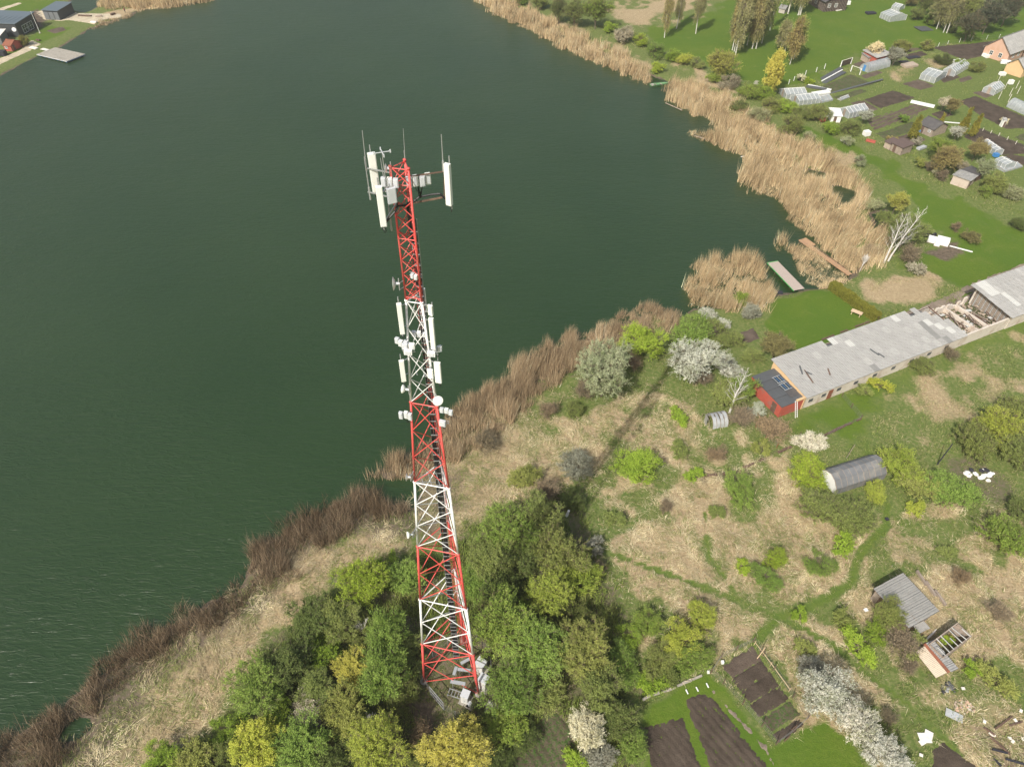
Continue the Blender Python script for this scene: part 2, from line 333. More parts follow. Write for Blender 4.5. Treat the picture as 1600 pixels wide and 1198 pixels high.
def soil_mat(name, a, b, sprout=0.0, furrow=0.0):
    t = NT(name); P = t.pos(); n = t.noise(2.2, 8, P, .75); n2 = t.noise(.5, 4, P, .6)
    c = t.mix(t.ramp(n2, [(.35, (0, 0, 0)), (.7, (1, 1, 1))]), t.ramp(n, [(.3, sc(a, .7)), (.7, a)]), b)
    if sprout: c = t.mix(t.ramp(t.noise(3.2, 6, P, .8), [(1 - sprout - .06, (0, 0, 0)), (1 - sprout + .06, (1, 1, 1))]), c, (.06, .12, .025))
    t.l(c, t.b.inputs['Base Color']); t.b.inputs['Roughness'].default_value = .95; t.b.inputs['Specular IOR Level'].default_value = .1
    t.bump(t.math('ADD', n, t.noise(12, 3, P)), 1.0, .12); return t.m
M['soil'] = soil_mat('dug_soil', (.078, .060, .046), (.115, .090, .070))
M['soil_light'] = soil_mat('dry_soil', (.12, .09, .07), (.16, .125, .098))
M['soil_weedy'] = soil_mat('weedy_soil', (.11, .085, .06), (.15, .12, .085), .48)
M['sand'] = soil_mat('sand', (.55, .47, .34), (.62, .54, .40))
M['pathdirt'] = soil_mat('rut_dirt', (.24, .19, .15), (.33, .27, .21), .35)
def blade_mat(name, trans=.25):
    t = NT(name); a = t.attr('tint'); t.l(a.outputs['Color'], t.b.inputs['Base Color']); t.b.inputs['Roughness'].default_value = .75; t.b.inputs['Specular IOR Level'].default_value = .25
    tr = t.n('BsdfTranslucent'); t.l(a.outputs['Color'], tr.inputs[0]); mx = t.n('MixShader'); mx.inputs[0].default_value = trans
    t.l(t.b.outputs[0], mx.inputs[1]); t.l(tr.outputs[0], mx.inputs[2]); t.l(mx.outputs[0], t.o.inputs[0]); return t.m
M['blades'] = blade_mat('plant_blades')
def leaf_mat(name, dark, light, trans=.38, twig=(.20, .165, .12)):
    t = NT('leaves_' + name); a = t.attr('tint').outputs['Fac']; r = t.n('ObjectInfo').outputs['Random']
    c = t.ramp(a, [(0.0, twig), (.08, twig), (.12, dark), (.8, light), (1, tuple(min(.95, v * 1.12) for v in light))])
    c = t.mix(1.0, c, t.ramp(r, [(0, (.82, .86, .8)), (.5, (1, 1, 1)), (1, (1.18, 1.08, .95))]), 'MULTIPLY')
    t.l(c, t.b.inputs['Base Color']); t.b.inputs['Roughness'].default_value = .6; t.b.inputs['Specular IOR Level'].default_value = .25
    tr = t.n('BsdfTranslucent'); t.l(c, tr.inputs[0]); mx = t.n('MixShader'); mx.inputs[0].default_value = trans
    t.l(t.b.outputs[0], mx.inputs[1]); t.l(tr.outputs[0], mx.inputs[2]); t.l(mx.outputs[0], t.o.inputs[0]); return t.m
LEAF = {
 'fresh': leaf_mat('fresh', (0.198, 0.317, 0.026), (0.449, 0.595, 0.080)), 'green': leaf_mat('green', (0.158, 0.264, 0.040), (0.357, 0.489, 0.106)),
 'olive': leaf_mat('olive', (0.185, 0.238, 0.059), (0.383, 0.437, 0.132)), 'dark': leaf_mat('dark', (0.099, 0.146, 0.033), (0.225, 0.278, 0.080)),
 'yellow': leaf_mat('yellow', (0.487, 0.464, 0.070), (0.835, 0.742, 0.186)), 'lime': leaf_mat('lime', (0.291, 0.383, 0.052), (0.555, 0.621, 0.119)),
 'golden': leaf_mat('golden', (0.320, 0.340, 0.060), (0.600, 0.590, 0.150)), 'blossom': leaf_mat('blossom', (0.250, 0.280, 0.140), (0.800, 0.785, 0.700), .2),
 'grey': leaf_mat('grey', (0.170, 0.170, 0.110), (0.480, 0.470, 0.380), .2), 'brown': leaf_mat('brown', (0.200, 0.155, 0.100), (0.340, 0.270, 0.170), .15),
 'cream': leaf_mat('cream', (0.450, 0.420, 0.220), (0.900, 0.840, 0.620), .2), 'conifer': leaf_mat('conifer', (0.055, 0.075, 0.045), (0.115, 0.140, 0.080), .1),
 'birch': leaf_mat('birch', (0.220, 0.220, 0.080), (0.420, 0.400, 0.180), .3, (.24, .20, .16)), 'russet': leaf_mat('russet', (0.220, 0.190, 0.070), (0.400, 0.360, 0.150), .3),
 'thuja': leaf_mat('thuja', (0.120, 0.140, 0.020), (0.280, 0.260, 0.045), .15), 'silver': leaf_mat('silver', (0.200, 0.260, 0.090), (0.500, 0.530, 0.330), .25)}
M['bark'] = mat('bark', (.13, .10, .075), .9, .3, 4, .4)
M['birchbark'] = mat('birch_bark', (.58, .56, .52), .7, .1, 3, .2, dirt=(.2, .18, .16))

# ------------------------------------------------------------------ mesh builder
class MB:
    def __init__(s): s.v = []; s.f = []
    def add(s, v, f):
        n = len(s.v); s.v += [tuple(map(float, q)) for q in v]; s.f += [tuple(i + n for i in q) for q in f]; return s
    def box(s, c, size, rz=0.0, M4=None):
        x, y, z = [q / 2 for q in size]; cs, sn = math.cos(rz), math.sin(rz)
        vv = [(sx * x, sy * y, sz * z) for sz in (-1, 1) for sy in (-1, 1) for sx in (-1, 1)]
        vv = [(c[0] + a * cs - b * sn, c[1] + a * sn + b * cs, c[2] + d) for a, b, d in vv]
        return s.add(vv, [(0, 2, 3, 1), (4, 5, 7, 6), (0, 1, 5, 4), (2, 6, 7, 3), (0, 4, 6, 2), (1, 3, 7, 5)])
    def tube(s, p, q, r, r2=None, n=6, cap=True):
        p = Vector(p); q = Vector(q); d = q - p
        if d.length < 1e-6: return s
        u = d.orthogonal().normalized(); w_ = d.normalized().cross(u); r2 = r if r2 is None else r2; vv = []
        for c, rr in ((p, r), (q, r2)):
            for i in range(n):
                a = 2 * math.pi * i / n; vv.append(c + u * math.cos(a) * rr + w_ * math.sin(a) * rr)
        ff = [(i, (i + 1) % n, n + (i + 1) % n, n + i) for i in range(n)]
        if cap: ff += [tuple(range(n))[::-1], tuple(range(n, 2 * n))]
        return s.add(vv, ff)
    def bar(s, p, q, wd, h=None):
        """rectangular bar between two points"""
        p = Vector(p); q = Vector(q); d = (q - p).normalized(); h = h or wd
        up = Vector((0, 0, 1)) if abs(d.z) < .95 else Vector((0, 1, 0)); a = d.cross(up).normalized(); b = a.cross(d)
        vv = [c + a * (i * wd / 2) + b * (j * h / 2) for c in (p, q) for i, j in ((-1, -1), (1, -1), (1, 1), (-1, 1))]
        return s.add(vv, [(0, 1, 2, 3), (7, 6, 5, 4), (0, 4, 5, 1), (1, 5, 6, 2), (2, 6, 7, 3), (3, 7, 4, 0)])
    def path(s, pts, r, n=6):
        for a, b in zip(pts, pts[1:]): s.tube(a, b, r, n=n)
        return s
    def slab(s, quad, th):
        """quad of 4 points thickened downwards along normal"""
        q = [Vector(p) for p in quad]; nn = (q[1] - q[0]).cross(q[2] - q[0]).normalized()
        if nn.z < 0: q = q[::-1]; nn = -nn
        vv = q + [p - nn * th for p in q]; k = len(q)
        return s.add(vv, [tuple(range(k)), tuple(range(2 * k - 1, k - 1, -1))] + [(i, k + i, k + (i + 1) % k, (i + 1) % k) for i in range(k)])
    def prism(s, prof, axis_len, y0=0.0):
        """profile in xz extruded along y"""
        k = len(prof); vv = [(x, y0, z) for x, z in prof] + [(x, y0 + axis_len, z) for x, z in prof]
        return s.add(vv, [tuple(range(k)), tuple(range(2 * k - 1, k - 1, -1))] + [(i, k + i, k + (i + 1) % k, (i + 1) % k) for i in range(k)])
    def ball(s, c, r, n=8, m=5, sz=(1, 1, 1)):
        vv = [(c[0], c[1], c[2] - r * sz[2])]
        for j in range(1, m):
            th = math.pi * j / m
            for i in range(n):
                a = 2 * math.pi * i / n; vv.append((c[0] + r * sz[0] * math.sin(th) * math.cos(a), c[1] + r * sz[1] * math.sin(th) * math.sin(a), c[2] - r * sz[2] * math.cos(th)))
        vv.append((c[0], c[1], c[2] + r * sz[2])); e = len(vv) - 1; ff = []
        for i in range(n):
            ff.append((0, 1 + (i + 1) % n, 1 + i)); ff.append((e, e - n + i, e - n + (i + 1) % n))
            for j in range(m - 2): a = 1 + j * n; ff.append((a + i, a + (i + 1) % n, a + n + (i + 1) % n, a + n + i))
        return s.add(vv, ff)
    def mesh(s, name, m=None):
        me = bpy.data.meshes.new(name); me.from_pydata(s.v, [], s.f); me.update()
        if m: me.materials.append(m)
        return me
    def build(s, name, m=None, parent=None, smooth_=False):
        me = s.mesh(name, m)
        if smooth_: me.polygons.foreach_set('use_smooth', [True] * len(me.polygons))
        return link(name, me, parent)
def link(name, me, parent=None, loc=None, rz=None):
    o = bpy.data.objects.new(name, me); col.objects.link(o)
    if parent: o.parent = parent
    if loc is not None: o.location = loc
    if rz is not None: o.rotation_euler[2] = rz
    return o
def tag(o, label=None, cat=None, group=None, kind=None):
    if label: o['label'] = label
    if cat: o['category'] = cat
    if group: o['group'] = group
    if kind: o['kind'] = kind
    return o
def thing(name, label, cat, loc=(0, 0, 0), rz=0.0, group=None):
    o = bpy.data.objects.new(name, None); col.objects.link(o); o.empty_display_size = .3
    o.location = loc; o.rotation_euler[2] = rz; return tag(o, label, cat, group)
def np_mesh(name, verts, faces, m, attrs=None, smooth_=False):
    me = bpy.data.meshes.new(name); nv = len(verts); nf, k = faces.shape
    me.vertices.add(nv); me.vertices.foreach_set('co', np.ascontiguousarray(verts, np.float32).ravel())
    me.loops.add(nf * k); me.loops.foreach_set('vertex_index', np.ascontiguousarray(faces, np.int32).ravel())
    me.polygons.add(nf); me.polygons.foreach_set('loop_start', np.arange(0, nf * k, k, dtype=np.int32))
    if smooth_: me.polygons.foreach_set('use_smooth', np.ones(nf, bool))
    me.update(calc_edges=True)
    for an, arr in (attrs or {}).items():
        if arr.ndim == 1: a = me.attributes.new(an, 'FLOAT', 'POINT'); a.data.foreach_set('value', arr.astype(np.float32))
        else:
            a = me.attributes.new(an, 'FLOAT_COLOR', 'POINT'); a.data.foreach_set('color', np.hstack([arr, np.ones((nv, 1))]).astype(np.float32).ravel())
    if m: me.materials.append(m)
    return me

# ------------------------------------------------------------------ ground and water
def axis(lo, hi, clo, chi, d0, mids):
    a = [clo]
    def step(v):
        for l, h, d in mids:
            if l <= v < h: return d
        return None
    v = clo
    while v < chi: v += d0; a.append(v)
    d = d0
    while v < hi: d = step(v) or d * 1.35; v += d; a.append(v)
    v = clo; d = d0
    while v > lo: d = step(v - .01) or d * 1.35; v -= d; a.insert(0, v)
    return np.array(a)
gx = axis(-3500, 3500, -60, 115, .6, [(-240, -60, 1.3), (115, 230, 1.0)])
gy = axis(-1500, 5000, -22, 110, .6, [(110, 300, 1.1), (-60, -22, 1.5)])
X, Y = np.meshgrid(gx, gy, indexing='xy'); x = X.ravel(); y = Y.ravel()
sd = lake_sd(x, y); Z = hgt(x, y, sd); S, L_, D_ = masks(x, y, sd)
nx, ny = len(gx), len(gy); ii = np.arange(nx * ny).reshape(ny, nx)
F = np.stack([ii[:-1, :-1], ii[:-1, 1:], ii[1:, 1:], ii[1:, :-1]], -1).reshape(-1, 4)
ground = link('ground', np_mesh('ground', np.stack([x, y, Z], 1), F, ground_mat(), {'straw': S, 'lawn': L_, 'dirt': D_}, True)); tag(ground, kind='structure')
wm = MB().add([(-420, -160, WATER_Z), (140, -160, WATER_Z), (140, 460, WATER_Z), (-420, 460, WATER_Z)], [(0, 1, 2, 3)])
tag(wm.build('water', water_mat()), kind='structure')

# ------------------------------------------------------------------ soil and sand patches, tracks: they dip into the ground along their edge
def patch(name, P, m, top=.05, step=.35, furrow=None, dist=None, noise=.5, crown=0):
    lo = P.min(0) - 1; hi = P.max(0) + 1
    a = np.arange(lo[0], hi[0], step); b = np.arange(lo[1], hi[1], step); A, B = np.meshgrid(a, b, indexing='xy'); fx, fy = A.ravel(), B.ravel()
    s = (sdist(fx, fy, P) if dist is None else dist(fx, fy)) + (fbm(fx / .8, fy / .8, 9, 2) - .5) * noise
    z = hgt(fx, fy) + np.clip(s * .25, -.12, top) + (vnoise(fx / .3, fy / .3, 4) - .5) * .07
    if furrow:
        ang, per, am = furrow; z += np.sin((fx * math.cos(ang) + fy * math.sin(ang)) * 2 * math.pi / per) * am * (s > .1)
    n1, n2 = len(a), len(b); ii = np.arange(n1 * n2).reshape(n2, n1); keep = (s > -.7).reshape(n2, n1)
    k = keep[:-1, :-1] & keep[:-1, 1:] & keep[1:, 1:] & keep[1:, :-1]
    F = np.stack([ii[:-1, :-1], ii[:-1, 1:], ii[1:, 1:], ii[1:, :-1]], -1)[k]
    used = np.unique(F); mp = np.zeros(n1 * n2, int); mp[used] = np.arange(len(used))
    o = link(name, np_mesh(name, np.stack([fx, fy, z], 1)[used], mp[F], m, None, True)); return tag(o, kind='structure')
FA = R(-54)
PL = [('soil', [(1007, 1135), (1067, 1121), (1105, 1225), (1025, 1240)], (FA + R(90), .7, .05), .2), ('soil', [(1070, 1092), (1095, 1083), (1114, 1090), (1225, 1230), (1125, 1240)], (FA + R(90), .8, .06), .2),
 ('soil_light', [(1129, 1040), (1176, 1009), (1190, 1031), (1143, 1060)], (FA + R(90), .42, .05), .1), ('soil', [(1143, 1060), (1190, 1031), (1204, 1051), (1157, 1080)], (FA + R(90), .42, .05), .1),
 ('soil', [(1157, 1080), (1204, 1051), (1218, 1071), (1171, 1099)], (FA + R(90), .42, .05), .1), ('soil', [(1171, 1099), (1218, 1071), (1233, 1092), (1186, 1120)], (FA + R(90), .42, .05), .1), ('soil_weedy', [(1188, 1122), (1235, 1094), (1250, 1116), (1206, 1143)], (FA, .5, .02), .1),
 ('soil', [(1207, 1147), (1250, 1121), (1257, 1131), (1217, 1160)], (FA, .6, .03), .15), ('soil_weedy', [(860, 1105), (892, 1138), (912, 1235), (785, 1240), (805, 1190)], (R(30), .8, .06), .25),
 ('soil', [(1458, 1174), (1475, 1160), (1535, 1205), (1530, 1240), (1455, 1240)], None, .25), ('soil_light', [(1156, 519), (1177, 513), (1187, 529), (1162, 538)], None, .3),
 ('soil_weedy', [(1282, 136), (1330, 116), (1367, 132), (1302, 146)], None, .5), ('soil', [(1350, 156), (1395, 141), (1431, 153), (1375, 170)], (R(20), 1.2, .04), .5),
 ('soil_light', [(1328, 161), (1350, 157), (1372, 171), (1356, 178)], None, .5), ('soil_light', [(1355, 187), (1431, 162), (1451, 169), (1420, 187), (1367, 204)], (R(-55), 1.4, .1), .5),
 ('soil_weedy', [(1367, 209), (1420, 194), (1430, 201), (1389, 220)], None, .5), ('soil_light', [(1409, 131), (1437, 124), (1462, 135), (1437, 141)], (R(35), 1.2, .05), .5),
 ('soil', [(1455, 74), (1572, 63), (1547, 85), (1507, 94)], None, .5), ('soil', [(1499, 158), (1524, 150), (1610, 186), (1615, 200), (1572, 202), (1538, 184)], None, .5),
 ('soil', [(1504, 214), (1530, 200), (1610, 230), (1610, 240), (1562, 242)], None, .4), ('soil', [(1565, 244), (1580, 240), (1610, 246), (1615, 265)], None, .4),
 ('soil_light', [(1400, 214), (1426, 208), (1448, 219), (1420, 229)], None, .5), ('soil_light', [(1332, 101), (1357, 92), (1372, 100), (1352, 109)], None, .5),
 ('soil', [(1462, 118), (1485, 107), (1500, 122), (1475, 130)], None, .5), ('soil_light', [(1497, 124), (1515, 118), (1520, 124), (1500, 130)], None, .5),
 ('soil_weedy', [(1455, 21), (1470, 18), (1480, 24), (1462, 28)], None, .5), ('soil_light', [(0, 34), (60, 16), (70, 26), (52, 44), (0, 52)], None, .5),
 ('soil_light', [(72, 48), (98, 42), (104, 47), (85, 53)], None, .4),
 ('soil_weedy', [(1302, 152), (1345, 139), (1356, 143), (1312, 158)], None, .4), ('soil_light', [(1322, 174), (1344, 166), (1353, 178), (1335, 185)], (R(20), 1.2, .05), .4), ('soil', [(1455, 178), (1475, 172), (1490, 180), (1468, 187)], None, .4),
 ('soil_weedy', [(1585, 215), (1600, 208), (1640, 225), (1640, 240)], None, .4), ('soil_light', [(1520, 145), (1540, 140), (1556, 148), (1540, 154)], None, .4), ('soil_weedy', [(1395, 200), (1425, 190), (1440, 195), (1410, 206)], None, .5), ('soil', [(1412, 86), (1440, 80), (1450, 86), (1420, 94)], None, .5), ('soil_light', [(1345, 118), (1372, 110), (1380, 114), (1352, 124)], None, .5)]
for mk, pp, fr, nz in PL:
    P = poly(pp); far = P[:, 1].mean() > 90; patch('garden_bed' if pp[0][0] > 300 else 'bare_soil', P, M[mk], .06, .6 if far else .22, fr, noise=nz)
patch('sand', poly([(50, 20), (66, 17), (100, 18), (126, 21), (188, 22), (190, 26), (157, 32), (147, 38), (129, 35), (107, 32), (94, 33), (70, 31)]), M['sand'], .06, .5, noise=.6)
patch('path', poly([(-60, 118), (0, 91), (30, 79), (45, 66), (50, 62), (64, 69), (47, 79), (0, 101), (-60, 130)]), M['sand'], .06, .5, noise=.4)
patch('path', poly([(-40, 26), (0, 13), (30, 4), (34, 6), (0, 18), (-40, 32)]), M['sand'], .06, .6, noise=.4)
for t_ in TRACK: patch('dirt_track', t_, M['pathdirt'], .04, .4, dist=lambda a, b, t_=t_: .75 - ldist(a, b, t_), noise=.9)
_pp = np.array([g2(*p) for p in [(1116, 1082), (1140, 1108), (1170, 1140), (1195, 1168), (1210, 1198), (1222, 1240)]])
patch('path', _pp, M['pathdirt'], .03, .16, dist=lambda a, b: .13 - ldist(a, b, _pp), noise=.4)
hz = MB().box((0, 150, 37), (900, 700, 84)).build('haze'); tag(hz, 'thin pale air haze over the whole lake shore', kind='stuff')
hm = bpy.data.materials.new('haze_air'); hm.use_nodes = True; ht = hm.node_tree; ht.nodes.remove(ht.nodes['Principled BSDF']); pv = ht.nodes.new('ShaderNodeVolumePrincipled')
pv.inputs['Color'].default_value = (.97, .97, .93, 1); pv.inputs['Density'].default_value = .00032; pv.inputs['Anisotropy'].default_value = .3
ht.links.new(pv.outputs[0], ht.nodes['Material Output'].inputs['Volume']); hz.data.materials.append(hm)
print('ground done')

# ------------------------------------------------------------------ lattice tower
HZ = [8.6 * i for i in range(7)] + [60.28]
PH = [R(198.0), R(318.0), R(78.0)]
def side(z): return 6.187 + (1.0 - 6.187) * min(z, 51.6) / 51.6
def node(k, z):
    r = side(z) / math.sqrt(3); return Vector((r * math.cos(PH[k]), r * math.sin(PH[k]), z))
tower = thing('lattice_tower', 'tall red and white three legged lattice mast rising from the willow thicket', 'tower')
NP = [2, 2, 2, 3, 3, 4, 9]
for s in range(7):
    m = M['red'] if s % 2 == 0 else M['white']; z0, z1 = HZ[s], HZ[s + 1]; lr = .125 - .011 * s; br = .062 - .005 * s
    for k in range(3):
        b = MB().tube(node(k, z0), node(k, z1), lr, n=10); b.tube(node(k, z1) - Vector((0, 0, .06)), node(k, z1) + Vector((0, 0, .06)), lr * 1.5, n=10)
        b.build('leg', m, tower, True)
    for k in range(3):
        k2 = (k + 1) % 3
        MB().tube(node(k, z1 - .08), node(k2, z1 - .08), br, n=6).build('horizontal_brace', m, tower)
        if s == 6:
            for q in (z0 + .25, z1 - 1.0, (z0 + z1) / 2): MB().tube(node(k, q), node(k2, q), br, n=6).build('horizontal_brace', m, tower)
        for i in range(NP[s]):
            a = z0 + (z1 - z0) * i / NP[s]; c = z0 + (z1 - z0) * (i + 1) / NP[s]
            MB().tube(node(k, a), node(k2, c), br * .85, n=6).build('diagonal_brace', m, tower)
            MB().tube(node(k2, a), node(k, c), br * .85, n=6).build('diagonal_brace', m, tower)
for k in range(3):
    p = node(k, 0); MB().tube((p.x, p.y, -.3), (p.x, p.y, .18), .42, n=12).build('footing', M['concrete'], tower)
# steel platforms inside the mast
for z, n_ in ((34.4, 4), (45.6, 3)):
    b = MB()
    for i in range(n_ + 1):
        t_ = i / n_; b.bar(node(0, z).lerp(node(1, z), t_), node(0, z).lerp(node(2, z), t_), .05)
    b.build('platform_grating', M['steel'], tower)
# cable ladder with its bundle of black feeders
def cab(z): t_ = min(z, 52) / 52; return Vector((.1 + .22 * t_, .95 - .83 * t_, z))
cl = MB()
for dx in (-.32, .32):
    cl.path([cab(z) + Vector((dx * (1 - .4 * z / 60), .06, 0)) for z in (1.2, 15, 30, 45, 57)], .022)
ladder = cl.build('cable_ladder', M['steel'], tower)
rb = MB()
for i in range(110):
    z = 1.5 + i * .5; rb.bar(cab(z) + Vector((-.32 * (1 - .4 * z / 60), .06, 0)), cab(z) + Vector((.32 * (1 - .4 * z / 60), .06, 0)), .03)
for i in range(74):
    z = 1.5 + i * .75; rb.bar(cab(z) + Vector((-.32 * (1 - .4 * z / 60), -.1, 0)), cab(z) + Vector((.32 * (1 - .4 * z / 60), -.1, 0)), .05)
rb.build('rung', M['steel'], ladder)['kind'] = 'stuff'
for i in range(12):
    off = -.27 + i * .049; top = [57, 50, 56, 44, 41, 58, 47, 43, 55, 39, 58, 36][i]
    pts = []
    for z in np.arange(1.0, top, 2.0): pts.append(cab(z) + Vector((off * (1 - .35 * z / 60) + random.uniform(-.012, .012), -.02 + random.uniform(-.02, .02) + .04 * (i % 2), 0)))
    MB().path(pts, .026, 5).build('feeder_cable', M['black'], ladder)
# climbing ladder by the far leg
cb = MB()
for dx in (-.2, .2): cb.path([node(2, z) * .86 + Vector((dx, 0, z * .14)) for z in (0.3, 20, 40, 59)], .02)
cr = cb.build('climbing_ladder', M['red'], tower); rr = MB()
for i in range(190):
    z = .5 + i * .3; c = node(2, z) * .86 + Vector((0, 0, z * .14)); rr.bar(c + Vector((-.2, 0, 0)), c + Vector((.2, 0, 0)), .022)
rr.build('rung', M['red'], cr)['kind'] = 'stuff'

def bracket(b, c, z, tgt=None):
    """short standoff arms from a mounting pole to the nearest tower leg"""
    L = min((node(k, z) for k in range(3)), key=lambda n_: (n_ - Vector(c)).length); b.bar((c[0], c[1], z), L, .05)
def panel(label, top, bot, Y, wd=.32, dp=.16, yaw=0.0, group='panel antennas on the mast', m='panel', arms=True, cable=True, ext=.35):
    a = V(*top, Y); b = V(*bot, Y); x_, z1, z0 = (a[0] + b[0]) / 2, a[2], b[2]; h = z1 - z0
    t = thing('panel_antenna', label, 'antenna', (x_, Y, z0), yaw, group)
    MB().prism([(-wd / 2, 0), (wd / 2, 0), (wd / 2, h), (-wd / 2, h)], dp, -dp / 2).build('radome', M[m], t)
    MB().box((0, -dp / 2 - .012, h / 2), (wd * .82, .02, h * .97)).build('front_cover', M[m], t)
    MB().box((0, 0, -.02), (wd * .9, dp * .8, .035)).build('end_cap', M['grey'], t)
    MB().tube((0, dp / 2 + .12, -ext), (0, dp / 2 + .12, h + ext), .035, n=8).build('mounting_pole', M['steel'], t)
    for q in (.12 * h, .88 * h): MB().box((0, dp / 2 + .06, q), (.1, .14, .07)).build('clamp', M['steel'], t)
    if arms:
        b2 = MB(); rot = Matrix.Rotation(-yaw, 3, 'Z')
        for q in (.15 * h, .85 * h):
            z = z0 + q; L = min((node(k, z) for k in range(3)), key=lambda n_: (n_ - Vector((x_, Y, z))).length)
            b2.bar((0, dp / 2 + .12, q), rot @ (L - Vector((x_, Y, z0))), .05)
        b2.build('arm', M['steel'], t)
    if cable:
        c2 = MB(); pts = [Vector((.05, 0, -.03)), Vector((.1, .02, -.35)), Vector((.02, .1, -.5)), Vector((-.06, .2, -.3)), Vector((-.02, .2, .1))]; c2.path(pts, .02, 5); c2.build('jumper_cable', M['black'], t)
    return t
panel('long white panel antenna alone on the right side of the mast top', (699, 256), (702, 320), .3, .34, .2, -.5, arms=False)
panel('long white panel antenna standing behind at the far left of the mast top', (580, 239), (588, 300), 1.3, .42, .2, .35, arms=False)
panel('long white panel antenna at front left of the mast top with a looped cable below', (591, 291), (600, 353), -1.2, .34, .18, .25, arms=False)
panel('long white panel antenna on the left of the upper white section', (623.5, 474), (628.5, 521), -.6, .30, .16, .25)
panel('long white panel antenna on the right of the upper white section', (674, 497), (677, 545), -.8, .30, .16, -.25)
panel('tall grey panel antenna behind the joint of top red and white section', (661, 451), (664, 486), .9, .26, .15, .1)
panel('wide white panel antenna on the left of the mast near the fourth joint', (627, 563), (631, 595), -.8, .32, .16, .3)
panel('wide white panel antenna on the right of the mast near the fourth joint', (683, 566), (685.5, 597), -1.0, .42, .16, -.2)
panel('short white panel antenna on a right arm just under the red top section', (672, 477), (673.5, 492), -.6, .30, .14, -.5, ext=.1, cable=False)
panel('short grey white panel antenna on the face between the two right panels', (672, 577), (673, 590), -1.0, .38, .12, -.2, ext=.1, cable=False)
panel('small square light grey panel antenna on the left side of the mast top', (611, 294), (613, 317), -.9, .5, .14, .5, m='grey', arms=False, cable=False, ext=.15)
# headframe booms that carry the top antennas
hf = MB()
p1 = V(694, 268, .4); p2 = V(694, 308, .4); q1 = V(640, 276, .2); q2 = V(642, 318, .2)
hf.bar(p1, q1, .06).bar(p2, q2, .08).bar(p1, p2, .05)
hf.build('antenna_boom', M['darkwood'], tower)
hf = MB(); a1 = V(573, 263, 1.2); a2 = V(575, 300, 1.2); b1 = V(610, 270, .2); b2 = V(617, 310, -.3); c2 = V(602, 345, -1.0)
hf.bar(a1, b1, .06).bar(a2, b2, .06).bar(c2, V(621, 315, -.3), .06).bar(V(598, 300, -1), V(614, 285, -.2), .06)
hf.build('antenna_boom', M['steel'], tower)
cc = MB()
cc.path([V(636, 318, .1), V(645, 316, .2), V(655, 308, .3), V(675, 304, .4), V(688, 303, .4), V(696, 311, .35)], .06, 6)
cc.path([V(658, 300, .3), V(656, 309, .3)], .05).path([V(653, 292, .3), V(655, 308, .3)], .03).path([V(660, 290, .3), V(657, 307, .3)], .03)
cc.path([V(638, 320, .0), V(630, 321, -.3), V(621, 322, -.5), V(617, 331, -.8), V(608, 341, -1.0), V(603, 347, -1.05)], .06, 6)
cc.path([V(621, 322, -.5), V(620, 308, -.5), V(618, 298, -.6)], .04).path([V(637, 322, .1), V(640, 345, .1), V(645, 380, .15)], .09)
cc.build('feeder_loom', M['black'], tower)
def pole(name, label, cat, a, b, Y, r=.03, group=None, m='steel', cross=False):
    p = V(*b, Y); q = V(*a, Y); h = q[2] - p[2]; t = thing(name, label, cat, tuple(p), 0, group)
    MB().tube((0, 0, 0), (q[0] - p[0], 0, h), r, r * .6, n=8).build('mast', M[m], t)
    MB().tube((0, 0, 0), (0, 0, h * .3), r * 1.6, n=8).build('sleeve', M['steel'], t)
    if cross:
        for a_ in (.35, .35 + math.pi / 2):
            d = Vector((math.cos(a_), math.sin(a_), 0)) * .42; c = Vector((q[0] - p[0], 0, h)); e = MB().bar(c - d, c + d, .035)
            for s_ in (-1, 1): e.box(c + d * s_, (.06, .06, .16), a_)
            e.build('dipole', M['grey'], t)
    return t
pole('lightning_rod', 'thin tall lightning rod at the very top of the mast', 'rod', (630, 201), (633, 250), .6, .02)
pole('whip_antenna', 'thin whip antenna standing far left above the mast top', 'antenna', (566, 204), (573, 268), 1.2, .03)
pole('whip_antenna', 'white whip antenna standing above the right panel antenna', 'antenna', (689.5, 210), (693, 268), .4, .035)
pole('support_pole', 'bare steel pole hanging left of the far left panel antenna', 'pole', (569, 245), (579, 312), 1.1, .035)
pole('turnstile_antenna', 'cross shaped turnstile antenna on a pole at the left of the mast top', 'antenna', (597, 238), (612, 360), -.6, .035, cross=True)
pole('support_pole', 'steel pole standing beside the cross shaped turnstile antenna', 'pole', (594.5, 247), (603, 300), -.3, .03)
def radio(label, c, Y, n=3, group='remote radio units on the mast', w_=.26, h=.42, m='grey', name='radio_unit_cluster'):
    p = V(*c, Y); t = thing(name, label, 'radio units', (p[0], p[1], p[2]), random.uniform(-.4, .4), group)
    for i in range(n):
        a = (i - (n - 1) / 2) * (w_ + .07); jj = random.uniform(-.1, .1)
        o = MB().box((a, jj, 0), (w_, .2, h)).build('radio_unit', M['panel' if i % 2 else m], t)
        MB().box((a, jj - .115, .0), (w_ * .7, .03, h * .8)).build('cooling_fins', M['grey'], o)
    L = min((node(k, p[2]) for k in range(3)), key=lambda n_: (n_ - Vector(p)).length) - Vector(p)
    bb = MB().bar((-.4, .14, .1), (.4, .14, .1), .05).bar((-.4, .14, -.12), (.4, .14, -.12), .05); bb.build('rail', M['steel'], t)
    b3 = MB().bar((0, .14, 0), Matrix.Rotation(-t.rotation_euler[2], 3, 'Z') @ L, .05); b3.build('arm', M['steel'], t)
    c3 = MB()
    for i in range(3): c3.path([Vector((-.2 + .2 * i, 0, -h / 2)), Vector((-.15 + .15 * i, .1, -h / 2 - .3)), Vector((.05, .14, -h / 2 - .55))], .018, 5)
    c3.build('jumper_cable', M['black'], t)
radio('three white radio units right of the mast top between tower and right panel', (654, 282), .3, 4, w_=.28, h=.6)
